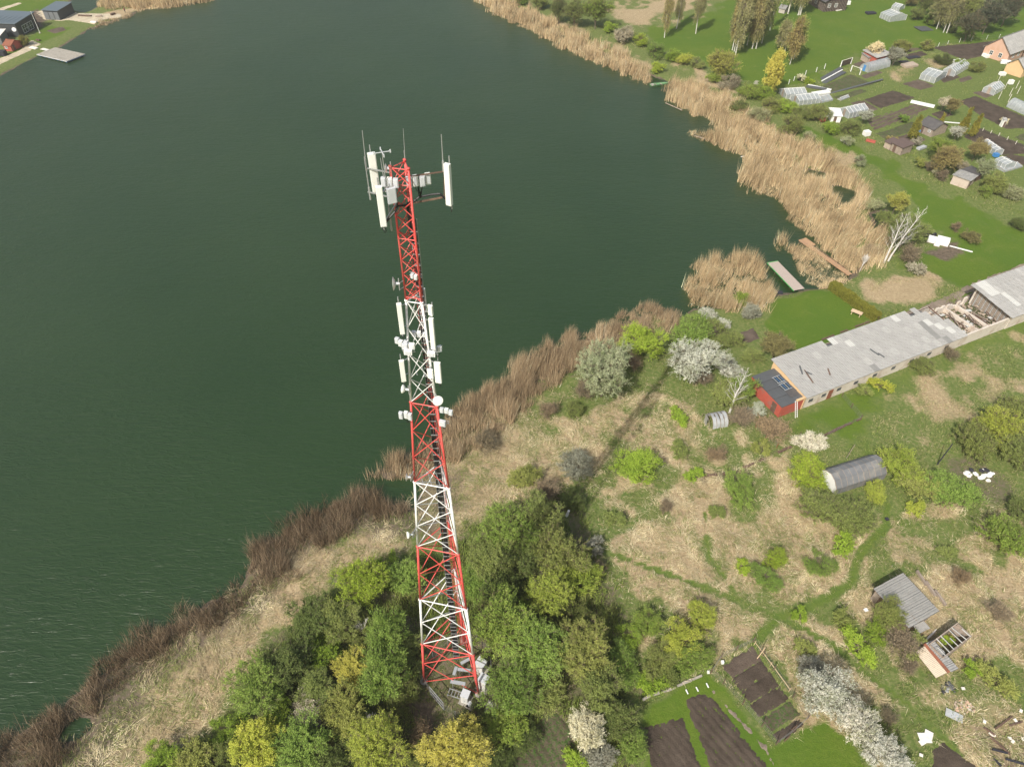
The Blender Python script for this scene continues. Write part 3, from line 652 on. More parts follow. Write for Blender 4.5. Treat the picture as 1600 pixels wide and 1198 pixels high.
radio('bundle of white and grey radio units inside the left of the mast top', (609, 285), -.4, 3, h=.5)
radio('grey radio units below the left panel of the upper white section', (627, 535), -.6, 3)
radio('pair of radio units on the left leg joint of the upper white section', (638, 541), -1.0, 2, w_=.36)
radio('radio units below the right panel of the upper white section', (683, 546), -.5, 2)
radio('white radio box on the right leg joint of the upper white section', (674, 553), -1.1, 1, w_=.5, h=.35, m='white')
radio('white radio box on the left leg joint of the upper white section', (638, 549), -1.2, 1, w_=.5, h=.35, m='white')
radio('cluster of radio units left of the mast under its middle white section', (634, 649), -.8, 3, h=.6)
radio('upper cluster of radio units right of the mast under its middle white section', (697, 643), -.9, 3, h=.4)
radio('lower grey radio unit right of the mast under its middle white section', (692, 660), -1.0, 1, w_=.45, h=.5)
radio('small white unit on the inner face low in the top red section', (648, 431), -.3, 2, w_=.18, h=.3)
radio('grey radio units hanging inside the upper white section', (655, 522), .2, 3)
def dish(label, c, Y, r, az, el=0.0, drum=True, group='microwave dishes on the mast'):
    p = V(*c, Y); t = thing('microwave_dish', label, 'dish antenna', tuple(p), 0, group)
    d = Vector((math.cos(az) * math.cos(el), math.sin(az) * math.cos(el), math.sin(el))); n_ = 20
    b = MB()
    prof = [(0, 0.03), (r * .55, .05), (r * .96, .16), (r, .2), (r, .24)] if drum else [(0, 0), (r * .5, .05 * r), (r * .85, .22 * r), (r, .34 * r)]
    u = d.orthogonal().normalized(); w_ = d.cross(u); vv = []; ff = []
    for rr_, h in prof:
        for i in range(n_): a = 2 * math.pi * i / n_; vv.append(d * h + (u * math.cos(a) + w_ * math.sin(a)) * rr_)
    for j in range(len(prof) - 1):
        for i in range(n_): ff.append((j * n_ + i, j * n_ + (i + 1) % n_, (j + 1) * n_ + (i + 1) % n_, (j + 1) * n_ + i))
    b.add(vv, ff).build('reflector', M['panel'], t, True)
    MB().add([d * prof[-1][1] + (u * math.cos(2 * math.pi * i / n_) + w_ * math.sin(2 * math.pi * i / n_)) * r * .98 for i in range(n_)] + [d * (prof[-1][1] + .05)], [(i, (i + 1) % n_, n_) for i in range(n_)]).build('radome', M['panel'], t, True)
    MB().tube(-d * .25, Vector((0, 0, 0)), .07, .09, n=10).build('feed_box', M['grey'], t)
    MB().tube(-d * .2 + Vector((0, 0, -.5)), -d * .2 + Vector((0, 0, .35)), .035, n=8).build('mounting_pole', M['steel'], t)
    L = min((node(k, p[2]) for k in range(3)), key=lambda q: (q - Vector(p)).length) - Vector(p)
    MB().bar(-d * .2, L, .05).bar(-d * .2 + Vector((0, 0, -.45)), L + Vector((0, 0, -.45)), .04).build('arm', M['steel'], t)
dish('white microwave dish seen edge on, left of the top red section', (618, 443), -.5, .42, R(185), drum=False)
dish('small white dish at the left corner of the mast top', (605, 263), -.1, .26, R(185), drum=False)
dish('small white dish on the left leg just above the fourth joint', (634, 608), -.7, .3, R(170))
dish('round white dish facing the camera on the right leg at the fourth joint', (683, 624), -1.3, .36, R(-70), .35)
dish('tiny white dish on the left leg at the third joint', (637, 745), -1.1, .3, R(180), drum=False)
dish('lowest small white dish on the left side of the mast', (641, 835), -1.4, .3, R(200), .2)

# ------------------------------------------------------------------ equipment at the foot of the mast
def cabinet(label, c, w_, d_, h, rz, m='cabinet'):
    p = g2(*c); t = thing('equipment_cabinet', label, 'cabinet', (p[0], p[1], 0), rz, 'cabinets at the foot of the mast')
    MB().box((0, 0, .05), (w_ + .5, d_ + .5, .2)).build('plinth', M['concrete'], t)
    MB().box((0, 0, .15 + h / 2), (w_, d_, h)).build('body', M[m], t)
    MB().box((0, 0, .15 + h + .03), (w_ + .1, d_ + .1, .06)).build('lid', M['grey'], t)
    for s_ in (-1, 1): MB().box((s_ * w_ / 4, -d_ / 2 - .012, .15 + h / 2), (w_ / 2 - .05, .03, h - .12)).build('door', M[m], t)
    MB().box((.06, -d_ / 2 - .04, .15 + h / 2), (.03, .04, .2)).build('handle', M['steel'], t)
    return t
cabinet('large white cabinet just right of the right tower foot', (756, 1072), .95, .9, 1.9, -.5)
cabinet('white cabinet at the end of the steel frame inside the fence', (728, 1094), .8, .8, 1.6, -.35)
cabinet('white cabinet standing behind the right tower foot', (752, 1046), 1.0, .9, 1.7, -.6)
cabinet('small grey box at the near fence corner', (735, 1103), .35, .3, .6, -.5, 'grey')
def tray(label, a, b, z=2.0, wd=.38):
    p = Vector(G(*a, z)); q = Vector(G(*b, z)); t = thing('cable_tray', label, 'cable tray', (p.x, p.y, 0), 0, 'cable trays at the foot of the mast'); d = q - p
    MB().bar((0, 0, z), (d.x, d.y, z), wd * .85, .1).build('cover', M['tray'], t)
    for s_ in (.12, .88): MB().tube((d.x * s_, d.y * s_, 0), (d.x * s_, d.y * s_, z - .05), .035, n=6).build('post', M['steel'], t)
tray('grey cable tray nearest the camera, above the steel frame', (704, 1064), (727, 1068), 2.0, .42)
tray('short grey cable tray running towards the cable ladder foot', (709, 1054), (713, 1041), 2.0)
tray('grey cable tray crossing to the right tower leg', (715, 1045), (735, 1047), 2.0)
tray('slanting grey cable tray leading to the rear cabinet', (720, 1036), (737, 1027), 2.0)
p = g2(712, 1092); t = thing('steel_frame', 'low galvanised steel frame with posts beside the near cabinet', 'frame', (p[0], p[1], 0), -.3)
MB().box((0, 0, .5), (1.9, .08, .08)).box((0, .7, .5), (1.9, .08, .08)).build('rail', M['steel'], t)
for i in range(6): MB().box((-.9 + i * .36, .35, .5), (.06, .7, .05)).build('crossbar', M['steel'], t)
for i in range(4): MB().tube((-.9 + (i % 2) * 1.8, (i // 2) * .7, 0), (-.9 + (i % 2) * 1.8, (i // 2) * .7, .5), .04).build('post', M['steel'], t)
def fence(label, pts, h=1.6, step=2.5, post='steel', mesh='net', group=None, wires=4, pr=.035, closed=False, rails=False, name='wire_fence'):
    P = [Vector((*g2(*q), 0)) for q in pts] if not isinstance(pts[0], Vector) else pts; t = thing(name, label, 'fence', tuple(P[0]), 0, group); o = P[0]
    for a, b in zip(P, P[1:]):
        n_ = max(1, round((b - a).length / step))
        for i in range(n_ + (b is P[-1])):
            c = a.lerp(b, i / n_) - o; hh = h * random.uniform(.93, 1.06); MB().tube((c.x, c.y, -.1), (c.x + random.uniform(-.04, .04), c.y, hh), pr, n=6).build('post', M[post], t)
        w_ = MB()
        for j in range(wires): z = h * (j + .6) / wires; w_.bar(a - o + Vector((0, 0, z)), b - o + Vector((0, 0, z)), .05 if rails else .012)
        if not rails:
            L = (b - a).length; k = int(L / .45)
            for j in range(k): c = a.lerp(b, j / max(1, k)) - o; w_.bar(c + Vector((0, 0, .05)), c + Vector((0, 0, h * .95)), .01)
        w_.build('rail' if rails else 'wire_panel', M[mesh], t)
    return t
fence('wire mesh fence on steel posts round the foot of the mast', [(694, 1109), (712, 1121), (733, 1122), (771, 1068), (764, 1020), (745, 1000), (700, 1008), (655, 1055), (673, 1084)], 1.8, 2.2)
p, q = Vector((*g2(673, 1084), 0)), Vector((*g2(694, 1109), 0)); d = q - p
t = thing('gate', 'galvanised frame gate in the fence at the foot of the mast', 'gate', tuple(p))
b = MB()
for z in (.15, 1.0, 1.85): b.bar((0, 0, z), (d.x, d.y, z), .07)
for s_ in (0, .5, 1): b.bar((d.x * s_, d.y * s_, .1), (d.x * s_, d.y * s_, 1.9), .06)
b.build('frame', M['steel'], t); b = MB()
for i in range(18): b.bar((d.x * i / 18, d.y * i / 18, .15), (d.x * i / 18, d.y * i / 18, 1.85), .012)
b.build('mesh', M['net'], t)

# ------------------------------------------------------------------ buildings
def frame_of(A, B, z=0):
    a = Vector((*g2(*A, z), 0)); b = Vector((*g2(*B, z), 0)); d = b - a; return a, math.atan2(d.y, d.x), d.length
def dist_px(B, C, z=0): return (Vector(g2(*C, z)) - Vector(g2(*B, z))).length
def corr_sheet(w_, l_, amp=.022, n=16, th=.012):
    vv = []; ff = []
    for k in (0, -th):
        for j in (0, 1):
            for i in range(n + 1): vv.append((w_ * i / n, l_ * j, amp * math.sin(i * math.pi / 2 + .7) + k))
    for i in range(n):
        a, b = i, n + 1 + i; ff.append((a, a + 1, b + 1, b)); c, d = 2 * (n + 1) + i, 3 * (n + 1) + i; ff.append((c, d, d + 1, c + 1)); ff.append((a, c, c + 1, a + 1)); ff.append((b, b + 1, d + 1, d))
    me = bpy.data.meshes.new('roof_sheet'); me.from_pydata(vv, [], ff); me.update(); me.materials.append(M['asbestos']); return me
def sheets(parent, o, ux, uy, W, L, nu, nv, m='asbestos', skip=(), lights=(), darks=(), amp=.03, name='roof_sheet', ov=.08):
    """grid of overlapping sheets on the plane o + ux*u + uy*v"""
    ux = Vector(ux).normalized(); uy = Vector(uy).normalized(); n_ = ux.cross(uy); sw, sl_ = W / nu, L / nv
    me = corr_sheet(sw + ov, sl_ + ov * 1.5, amp)
    for j in range(nv):
        for i in range(nu):
            if (i, j) in skip: continue
            q = bpy.data.objects.new(name, me); col.objects.link(q); q.parent = parent
            mm = M['asbestos_light'] if (i, j) in lights else (M['asbestos_dark'] if (i, j) in darks else M[m])
            if mm is not M['asbestos']: q.material_slots[0].link = 'OBJECT'; q.material_slots[0].material = mm
            a = random.gauss(0, .008); u2 = (ux * math.cos(a) + uy * math.sin(a)); v2 = n_.cross(u2)
            pos = Vector(o) + ux * (i * sw) + uy * (j * sl_) + n_ * ((nv - j) * .0 + .03 * ((i + j * 1.3) % 2) * .3 + random.uniform(0, .012) + j * .004)
            tilt = Matrix.Rotation(-.022 + random.gauss(0, .004), 3, u2); v3 = tilt @ v2; n3 = u2.cross(v3)
            q.matrix_local = Matrix(((u2.x, v3.x, n3.x, pos.x), (u2.y, v3.y, n3.y, pos.y), (u2.z, v3.z, n3.z, pos.z), (0, 0, 0, 1)))
def window(t, x_, z, w_, h, face, L, W, fm='white', th=.0):
    """face: f front (y=0), b back, l left (x=0), r right (x=L)"""
    def pl(px_, off): return {'f': (px_, -off, z), 'b': (px_, W + off, z), 'l': (-off, px_, z), 'r': (L + off, px_, z)}[face]
    sz = lambda a, b_, c_: (a, b_, c_) if face in 'fb' else (b_, a, c_)
    fr = MB()
    for s_ in (-1, 1):
        q = pl(x_ + s_ * w_ / 2, .03); fr.box(q, sz(.09, .08, h + .09)); q = list(pl(x_, .03)); q[2] += s_ * h / 2; fr.box(q, sz(w_, .08, .09))
    fr.box(pl(x_, .03), sz(.05, .06, h)); fr.box(pl(x_, .032), sz(w_, .06, .05))
    f = fr.build('window', M[fm], t); MB().box(pl(x_, .012), sz(w_, .02, h)).build('pane', M['glass'], f)
def door(t, x_, w_, h, face, L, W, m='darkwood'):
    pos = {'f': (x_, -.03, h / 2), 'b': (x_, W + .03, h / 2), 'l': (-.03, x_, h / 2), 'r': (L + .03, x_, h / 2)}[face]
    o = MB().box(pos, (w_, .06, h) if face in 'fb' else (.06, w_, h)).build('door', M[m], t)
    hp = list(pos); hp[0 if face in 'fb' else 1] += w_ * .35; hp[1 if face in 'fb' else 0] += {'f': -.05, 'b': .05, 'l': -.05, 'r': .05}[face]; hp[2] = 1.0
    MB().box(hp, (.05, .05, .12)).build('handle', M['steel'], o)
def building(name, label, cat, A, B, W, hf, hb, wall, roof, kind='mono', over=.25, doors=(), wins=(), group=None, L=None, rz=None, org=None, ridge=1.2, nsheet=None, z0=0, sheetm='asbestos', endwall=None, th=.08):
    if org is None: a, ang, ln = frame_of(A, B, z0)
    else: a, ang, ln = org, rz, L
    L = L or ln; t = thing(name, label, cat, (a.x, a.y, 0), ang, group); T = .15
    b = MB()
    if kind == 'mono':
        b.box((L / 2, T / 2, hf / 2), (L, T, hf)); b.box((L / 2, W - T / 2, hb / 2), (L, T, hb))
        for x0 in (0, L - T): b.add([(x0, T, 0), (x0 + T, T, 0), (x0 + T, W - T, 0), (x0, W - T, 0), (x0, T, hf), (x0 + T, T, hf), (x0 + T, W - T, hb), (x0, W - T, hb)], [(3, 2, 1, 0), (4, 5, 6, 7), (0, 1, 5, 4), (1, 2, 6, 5), (2, 3, 7, 6), (3, 0, 4, 7)])
        b.build('wall', M[wall], t)
        s_ = (hb - hf) / W; q = [(-over, -over, hf - over * s_ + th), (L + over, -over, hf - over * s_ + th), (L + over, W + over, hb + over * s_ + th), (-over, W + over, hb + over * s_ + th)]
        r = MB().slab(q, th).build('roof', M[roof], t)
        if nsheet: sheets(r, (-over, -over, hf - over * s_ + th + .05), (1, 0, 0), (0, 1, s_), L + 2 * over, math.hypot(W + 2 * over, hb - hf), *nsheet, m=sheetm)
    else:   # gable, ridge along x
        b.box((L / 2, T / 2, hf / 2), (L, T, hf)); b.box((L / 2, W - T / 2, hf / 2), (L, T, hf)); b.build('wall', M[wall], t)
        for x0 in (0, L - T):
            e = MB(); e.add([(x0, T, 0), (x0 + T, T, 0), (x0, W - T, 0), (x0 + T, W - T, 0), (x0, T, hf), (x0 + T, T, hf), (x0, W - T, hf), (x0 + T, W - T, hf), (x0, W / 2, hf + ridge - .04), (x0 + T, W / 2, hf + ridge - .04)],
                [(0, 2, 6, 8, 4), (1, 5, 9, 7, 3), (4, 8, 9, 5), (8, 6, 7, 9), (0, 1, 3, 2), (0, 4, 5, 1), (2, 3, 7, 6)]); e.build('gable_wall', M[endwall or wall], t)
        s_ = ridge / (W / 2)
        for sgn in (0, 1):
            y0, y1 = (-over, W / 2) if sgn == 0 else (W + over, W / 2)
            q = [(-over, y0, hf - over * s_ + th), (L + over, y0, hf - over * s_ + th), (L + over, y1, hf + ridge + th), (-over, y1, hf + ridge + th)]
            r = MB().slab(q, th).build('roof', M[roof], t)
            if nsheet:
                if sgn == 0: sheets(r, (-over, y0, hf - over * s_ + th + .05), (1, 0, 0), (0, 1, s_), L + 2 * over, math.hypot(W / 2 + over, ridge), *nsheet, m=sheetm)
                else: sheets(r, (L + over, y0, hf - over * s_ + th + .05), (-1, 0, 0), (0, -1, s_), L + 2 * over, math.hypot(W / 2 + over, ridge), *nsheet, m=sheetm)
        MB().box((L / 2, W / 2, hf + ridge + th + .06), (L + 2 * over, .22, .05)).build('ridge_cap', M[roof], t)
    for d_ in doors: door(t, *d_, L, W)
    for w_ in wins: window(t, *w_, L, W)
    return t, L, W, ang
# the long barn: front wall line, roofed part, ruined part, far shed
BO = Vector((50.3, 41.4, 0)); BA = R(26.0); BW = 7.6
barn = thing('long_barn', 'long low barn with a grey corrugated sheet roof and pale limed walls', 'barn', tuple(BO), BA)
T = .3; LB = 34.0
w_ = MB().box((LB / 2, T / 2, 1.25), (LB, T, 2.5)).box((LB / 2, BW - T / 2, 1.7), (LB, T, 3.4)); w_.build('wall', M['whitewall'], barn)
MB().box((3.9, -.01, 2.62), (11.6, .34, .24)).box((LB / 2 + 6, 0, 2.56), (LB - 13, .3, .1)).build('eaves_board', M['orangewall'], barn)
gw = MB().add([(-.15, 0, 0), (.15, 0, 0), (.15, BW, 0), (-.15, BW, 0), (-.15, 0, 2.72), (.15, 0, 2.72), (.15, BW, 3.6), (-.15, BW, 3.6)], [(3, 2, 1, 0), (4, 5, 6, 7), (0, 1, 5, 4), (1, 2, 6, 5), (2, 3, 7, 6), (3, 0, 4, 7)])
gw.build('gable_wall', M['orangewall'], barn)
rs = .115; rf = MB()
for i in range(12): x_ = .6 + i * 3.0; rf.bar((x_, .1, 2.6), (x_, BW - .1, 2.6 + BW * rs), .12, .16)
for j in range(6): y_ = .2 + j * (BW - .5) / 5; rf.bar((0, y_, 2.72 + y_ * rs), (LB, y_, 2.72 + y_ * rs), .1)
rafter = rf.build('rafter', M['darkwood'], barn)
under = MB().slab([(.1, .2, 2.63), (31.5, .2, 2.63), (31.5, BW - .1, 2.63 + (BW - .3) * rs), (.1, BW - .1, 2.63 + (BW - .3) * rs)], .03); under.build('roof_lining', M['darksheet'], barn)
sk = {(29, 5), (28, 5), (29, 4), (28, 4), (29, 3), (25, 5), (9, 5), (27, 5)}
lt = {(10, 5), (22, 5), (26, 3), (27, 2), (28, 1), (12, 4)}
dk = {(25, 1), (25, 2), (25, 3), (12, 0), (26, 0)}
sheets(barn, (-.35, -.45, 2.86 - .45 * rs), (1, 0, 0), (0, 1, rs), LB + .5, BW + .9, 30, 6, skip=sk, lights=lt, darks=dk)
for a, b_ in (((2.2, 3.6), (3.0, 5.2)), ((2.6, 1.6), (3.1, 4.2)), ((6.2, 1.8), (6.8, 3.0)), ((3.0, 4.0), (3.6, 3.0)), ((16.6, 2.0), (16.2, 3.6)), ((17.1, 1.3), (16.8, 2.4))):
    MB().bar((a[0], a[1], 2.92 + a[1] * rs), (b_[0], b_[1], 2.92 + b_[1] * rs), .22, .06).build('torn_roofing_scrap', M['darkwood' if random.random() < .5 else 'darksheet'], barn)
for x_ in (1.3, 3.9, 7.0, 10.5, 14.5, 18.5, 22.5, 26.5, 30.5): MB().box((x_, -.02, 1.35), (.8, .1, .6)).build('window_opening', M['darksheet'], barn)
door(barn, 5.3, .9, 1.9, 'f', LB, BW, 'rust')
# red annex
an, _, _, _ = building('red_annex', 'red walled annex with dark flat roof at the near end of the long barn', 'outbuilding', None, None, 7.0, 2.1, 2.5, 'redwall', 'felt', org=BO + Matrix.Rotation(BA, 3, 'Z') @ Vector((-4.5, .1, 0)), rz=BA, L=4.3, over=.0, doors=[(1.4, .9, 1.9, 'l')], wins=[])
for i in range(3):
    for j in range(4):
        MB().box((.72 + i * 1.43, .85 + j * 1.75, 2.22 + (j * 1.75 + .85) * .057 + .045 + .006 * i), (1.5, 1.78, .025)).build('roof_panel', M['darksheet'], an)
sky_ = []
for j, y_ in enumerate((1.5, 3.0, 4.6)):
    q = MB().box((3.25, y_ + .1, 2.33 + y_ * .057 + .03), (1.5, 1.35, .03)).build('skylight', M['felt'] if j == 0 else M['glass'], an)
    if j:
        for k in range(4): MB().box((2.65 + k * .4, y_ + .1, 2.36 + y_ * .057 + .03), (.04, 1.35, .03)).build('batten', M['blue' if k % 2 else 'grey'], q)
        for k in (-1, 1): MB().box((3.25, y_ + .1 + k * .66, 2.36 + y_ * .057 + .035), (1.5, .05, .035)).build('batten', M['grey'], q)
p = Matrix.Rotation(BA, 3, 'Z') @ Vector((-2.0, -1.0, 0)) + BO
t = thing('ladder', 'pale wooden ladder leaning against the red annex wall', 'ladder', tuple(p), BA)
for s_ in (-.2, .2): MB().bar((s_, -.1, 0), (s_, 1.0, 2.7), .06, .05).build('rail', M['plasticw'], t)
for i in range(8): MB().bar((-.2, -.05 + i * .13, .25 + i * .33), (.2, -.05 + i * .13, .25 + i * .33), .04).build('rung', M['plasticw'], t)
# ruined middle part
ru = thing('roofless_barn_ruin', 'roofless ruined stretch of barn full of rubble between its two roofed ends', 'ruin', tuple(BO), BA)
MB().box((39.6, .15, 1.2), (11.4, .3, 2.3)).build('front_wall', M['whitewall'], ru)
b = MB(); x_ = 34.2
while x_ < 44: h = random.uniform(.9, 2.4); b.box((x_ + .35, BW - .15, h / 2), (.7, .3, h)); x_ += .7
b.build('broken_back_wall', M['whitewall'], ru)
for x_, h in ((34.4, 2.4), (38.6, 1.7), (41.6, 1.4)): MB().box((x_, BW / 2, h / 2), (.28, BW - .6, h)).build('cross_wall', M['whitewall'], ru)
b = MB()
for i in range(900):
    s_ = random.uniform(.08, .4); b.box((random.uniform(34.6, 45), random.uniform(.4, BW - .4), abs(random.gauss(.5, .35))), (s_, s_ * random.uniform(.4, 1), s_ * .4), random.uniform(0, 3))
b.build('rubble', M['brick'], ru)['kind'] = 'stuff'
MB().box((39.8, BW / 2, .35), (10.6, BW - .6, .5)).build('debris_floor', M['soil_weedy'], ru)
for i in range(14):
    x_ = 34.8 + i * .72; y_ = random.uniform(.6, 3); l_ = random.uniform(2, 4.2); o = MB().bar((x_, y_, random.uniform(.9, 1.5)), (x_ + random.uniform(-1.2, 1.2), y_ + l_, random.uniform(.9, 2.1)), .14, .1); o.build('fallen_beam', M['darkwood' if i % 3 else 'wood'], ru)
for i in range(12): MB().box((34.6 + random.random() * 9.5, random.uniform(.8, 6.6), random.uniform(1.0, 1.4)), (random.uniform(.5, 1.5), random.uniform(.3, .8), .04), random.uniform(-.3, .3)).build('loose_sheet', M['asbestos_light'], ru)
fs = thing('far_barn_shed', 'corrugated roofed shed with slatted end wall at the far right end of the barn', 'shed', tuple(BO + Matrix.Rotation(BA, 3, 'Z') @ Vector((45.4, -.1, 0))), BA)
MB().box((9, .15, 1.4), (18, .3, 2.8)).box((9, BW - .15, 1.9), (18, .3, 3.8)).build('wall', M['whitewall'], fs)
for i in range(26): MB().box((.05, .3 + i * (BW - .6) / 26, 1.5 + .018 * i), (.04, .22, 2.7 + .035 * i), 0).build('wall_slat', M['wood' if i % 3 else 'asbestos'], fs)
sheets(fs, (-1.0, -.6, 3.15), (1, 0, 0), (0, 1, .12), 19, BW + 1.3, 17, 5, lights={(1, 3), (2, 3), (1, 4), (3, 1), (3, 2), (2, 4), (5, 0)})
# dark gambrel tunnel shed
a, ang, L = frame_of((1303, 773), (1381, 748)); W = 3.6
t = thing('tunnel_shed', 'dark angular tunnel shed of grey panels half hidden by bushes', 'shed', (a.x, a.y, 0), ang)
prof = [(0, 0), (.05, 1.2), (.85, 2.1), (1.8, 2.45), (2.75, 2.1), (3.55, 1.2), (3.6, 0)]
MB().add([(0.05, y_, z_) for y_, z_ in prof], [tuple(range(7))]).build('end_wall', M['plasticw'], t); MB().add([(L - .05, y_, z_) for y_, z_ in prof], [tuple(range(7))]).build('end_wall', M['wood'], t)
for i in range(9):
    for (y0, z0), (y1, z1) in zip(prof, prof[1:]):
        g_ = .035; d = Vector((0, y1 - y0, z1 - z0)); n_ = Vector((0, -d.z, d.y)).normalized(); x0 = L * i / 9 + g_; x1 = L * (i + 1) / 9 - g_
        q = [Vector((x0, y0, z0)), Vector((x1, y0, z0)), Vector((x1, y1, z1)), Vector((x0, y1, z1))]; q = [v + n_ * .03 for v in q]
        vv = q + [v - n_ * .03 for v in q]; MB().add(vv, [(0, 1, 2, 3), (7, 6, 5, 4), (0, 4, 5, 1), (1, 5, 6, 2), (2, 6, 7, 3), (3, 7, 4, 0)]).build('roof_panel', M['tunnelgrey'], t)
for i in range(10):
    b = MB()
    for (y0, z0), (y1, z1) in zip(prof, prof[1:]): b.bar((L * i / 9, y0, z0), (L * i / 9, y1, z1), .06)
    b.build('hoop', M['wood'], t)
def tunnel(name, label, A, B, W, H, m='film', ribs=7, group=None, L=None, z0=0, endm=None, brk=False, org=None, ang=None, doorm=None):
    if org is None: a, ang, l_ = frame_of(A, B, z0)
    else: a, l_ = org, L
    L = L or l_; t = thing(name, label, 'greenhouse', (a.x, a.y, 0), ang, group); n = 10
    pr = [(W / 2 - math.cos(math.pi * i / n) * W / 2, math.sin(math.pi * i / n) ** .8 * H) for i in range(n + 1)]
    c = MB(); segs = ribs - 1
    for s_ in range(segs):
        if brk and s_ in (0,): continue
        x0, x1 = L * s_ / segs, L * (s_ + 1) / segs; cm = MB()
        cm.add([(x0 + .01, y_, z_) for y_, z_ in pr] + [(x1 - .01, y_, z_ - (random.uniform(0, .3) if brk else 0)) for y_, z_ in pr], [(i, i + 1, n + 2 + i, n + 1 + i) for i in range(n)]); cm.build('cover_sheet', M[m], t, True)
    for s_ in range(ribs):
        x0 = L * s_ / segs; r = MB()
        for a_, b_ in zip(pr, pr[1:]): r.bar((x0, a_[0], a_[1]), (x0, b_[0], b_[1]), .05)
        r.build('hoop', M['steel' if not brk else 'wood'], t)
    for k, x0 in enumerate((.03, L - .03)):
        if brk and k == 0: continue
        MB().add([(x0, y_, z_) for y_, z_ in pr], [tuple(range(n + 1))]).build('end_wall', M[endm or m], t)
    MB().box((-.03, W / 2, .85), (.05, .8, 1.7)).build('door', M[doorm or 'steel'], t)
    return t
def gable_house(label, A, B, W, H=1.4, rdg=.8, m='film', group='greenhouses on the allotments', L=None, low=False, z0=0):
    a, ang, l_ = frame_of(A, B, z0); L = L or l_; t = thing('cold_frame' if low else 'greenhouse', label, 'cold frame' if low else 'greenhouse', (a.x, a.y, 0), ang, group)
    nb = max(3, int(L / 1.1)); ps = [(0, 0), (0, H), (W / 2, H + rdg), (W, H), (W, 0)]
    for i in range(nb + 1):
        x_ = L * i / nb; r = MB()
        for p_, q_ in zip(ps, ps[1:]): r.bar((x_, *p_), (x_, *q_), .06)
        r.build('frame_rib', M['plasticw' if not low else 'wood'], t)
        if i < nb:
            x1 = L * (i + 1) / nb
            for (y0, z0_), (y1, z1_) in zip(ps, ps[1:]):
                MB().add([(x_ + .03, y0, z0_), (x1 - .03, y0, z0_), (x1 - .03, y1, z1_), (x_ + .03, y1, z1_)], [(0, 1, 2, 3)]).build('pane', M[m], t)
    for x_ in (0.02, L - .02): MB().add([(x_, *p_) for p_ in ps], [(0, 1, 2, 3, 4)]).build('end_pane', M[m], t)
    if not low:
        MB().box((-.04, W / 2, .95), (.05, .8, 1.8)).build('door', M['wood'], t)
    MB().bar((0, W / 2, H + rdg + .03), (L, W / 2, H + rdg + .03), .09).build('ridge_bar', M['plasticw'], t)
    return t
tunnel('old_tunnel_greenhouse', 'torn silver film tunnel with open ribs standing in dry grass', (1107, 672), (1137, 667), 2.6, 1.7, 'pvcgrey', 6, brk=True, endm='film')
t = tunnel('tunnel_greenhouse', 'clear film tunnel greenhouse with a bright blue door beside the red shed', (1356, 114), (1390, 105), 3.2, 2.2, ribs=8, group='greenhouses on the allotments', doorm='blue')
tunnel('tunnel_greenhouse', 'shiny clear tunnel greenhouse cut off by the right edge near the houses', (1572, 167), (1625, 192), 3.4, 2.2, ribs=10, group='greenhouses on the allotments')
gable_house('grey panelled greenhouse next to the columnar yellow tree', (1227, 156), (1259, 154), 4.2)
gable_house('grey panelled greenhouse second from the columnar yellow tree', (1247, 166), (1280, 162), 4.0, m='film')
gable_house('low striped cold frame right of the two grey panelled greenhouses', (1283, 162), (1301, 158), 3.5, .5, .7, low=True)
gable_house('blue grey greenhouse with open front beside blossoming tree', (1325, 186), (1354, 179), 3.6, 1.5, .8)
gable_house('wide grey greenhouse with a dark door at the middle plot', (1436, 124), (1459, 131), dist_px((1459, 131), (1472, 120)), 1.6, .8)
gable_house('white film greenhouse pointing at the salmon house', (1490, 121), (1511, 108), 3.4, 1.5, .9)
gable_house('small pale greenhouse with slanted ends near the washing posts', (1552, 150), (1566, 142), 3.2, 1.4, .8)
gable_house('long flat blue grey greenhouse between the dark plots', (1531, 228), (1552, 243), 2.2, 1.3, .35)
gable_house('blue framed greenhouse beside the wooden cold frame', (1551, 258), (1567, 267), 3.2, 1.5, .4)
gable_house('pale wooden cold frame at the right edge below the blue framed greenhouse', (1569, 270), (1597, 262), 3.0, .4, .3, low=True)
gable_house('glass greenhouse at the top edge beyond the big lawn', (1374, 28), (1389, 35), dist_px((1389, 35), (1402, 28)), 1.7, .8)
gable_house('small grey greenhouse behind the glass greenhouse at the top edge', (1392, 15), (1404, 18), 4.0, 1.2, .6)
gable_house('tiny low grey cold frame by the middle plots', (1314, 158), (1327, 153), 1.2, .3, .35, low=True)
W_ = dist_px((1454, 214), (1474, 206))
building('garden_shed', 'weathered plank shed with a dark brown gable roof between the cypresses', 'shed', (1432, 205), (1454, 215), W_, 2.0, 0, 'wood', 'felt', 'gable', doors=[(1.2, .8, 1.8, 'f')], wins=[(3.2, 1.3, .7, .6, 'f')], group='sheds on the allotments', ridge=1.2)
building('garden_shed', 'brown shed with a flat brown roof beside the grassy track', 'shed', (1390, 235), (1406, 243), dist_px((1406, 243), (1417, 236)), 1.9, 2.2, 'wood', 'feltbrown', doors=[(1.0, .7, 1.7, 'f')], group='sheds on the allotments')
building('garden_shed', 'smaller lean-to shed joined to the left of the flat brown roofed shed', 'shed', (1380, 230), (1389, 234.6), 2.6, 1.5, 1.8, 'brick', 'feltbrown', group='sheds on the allotments')
building('garden_shed', 'pale plastered shed with grey sheet roof beside the grassy track', 'shed', (1484, 287), (1509, 296), dist_px((1509, 296), (1526, 290)), 2.1, 1.9, 'palebrick', 'asbestos', doors=[(1.2, .8, 1.8, 'r')], nsheet=(5, 3), group='sheds on the allotments')
building('garden_shed', 'low black roofed shed directly behind the pale plastered shed', 'shed', (1512, 288), (1531, 281), 3.0, 1.7, 1.9, 'darkwood', 'felt', group='sheds on the allotments')
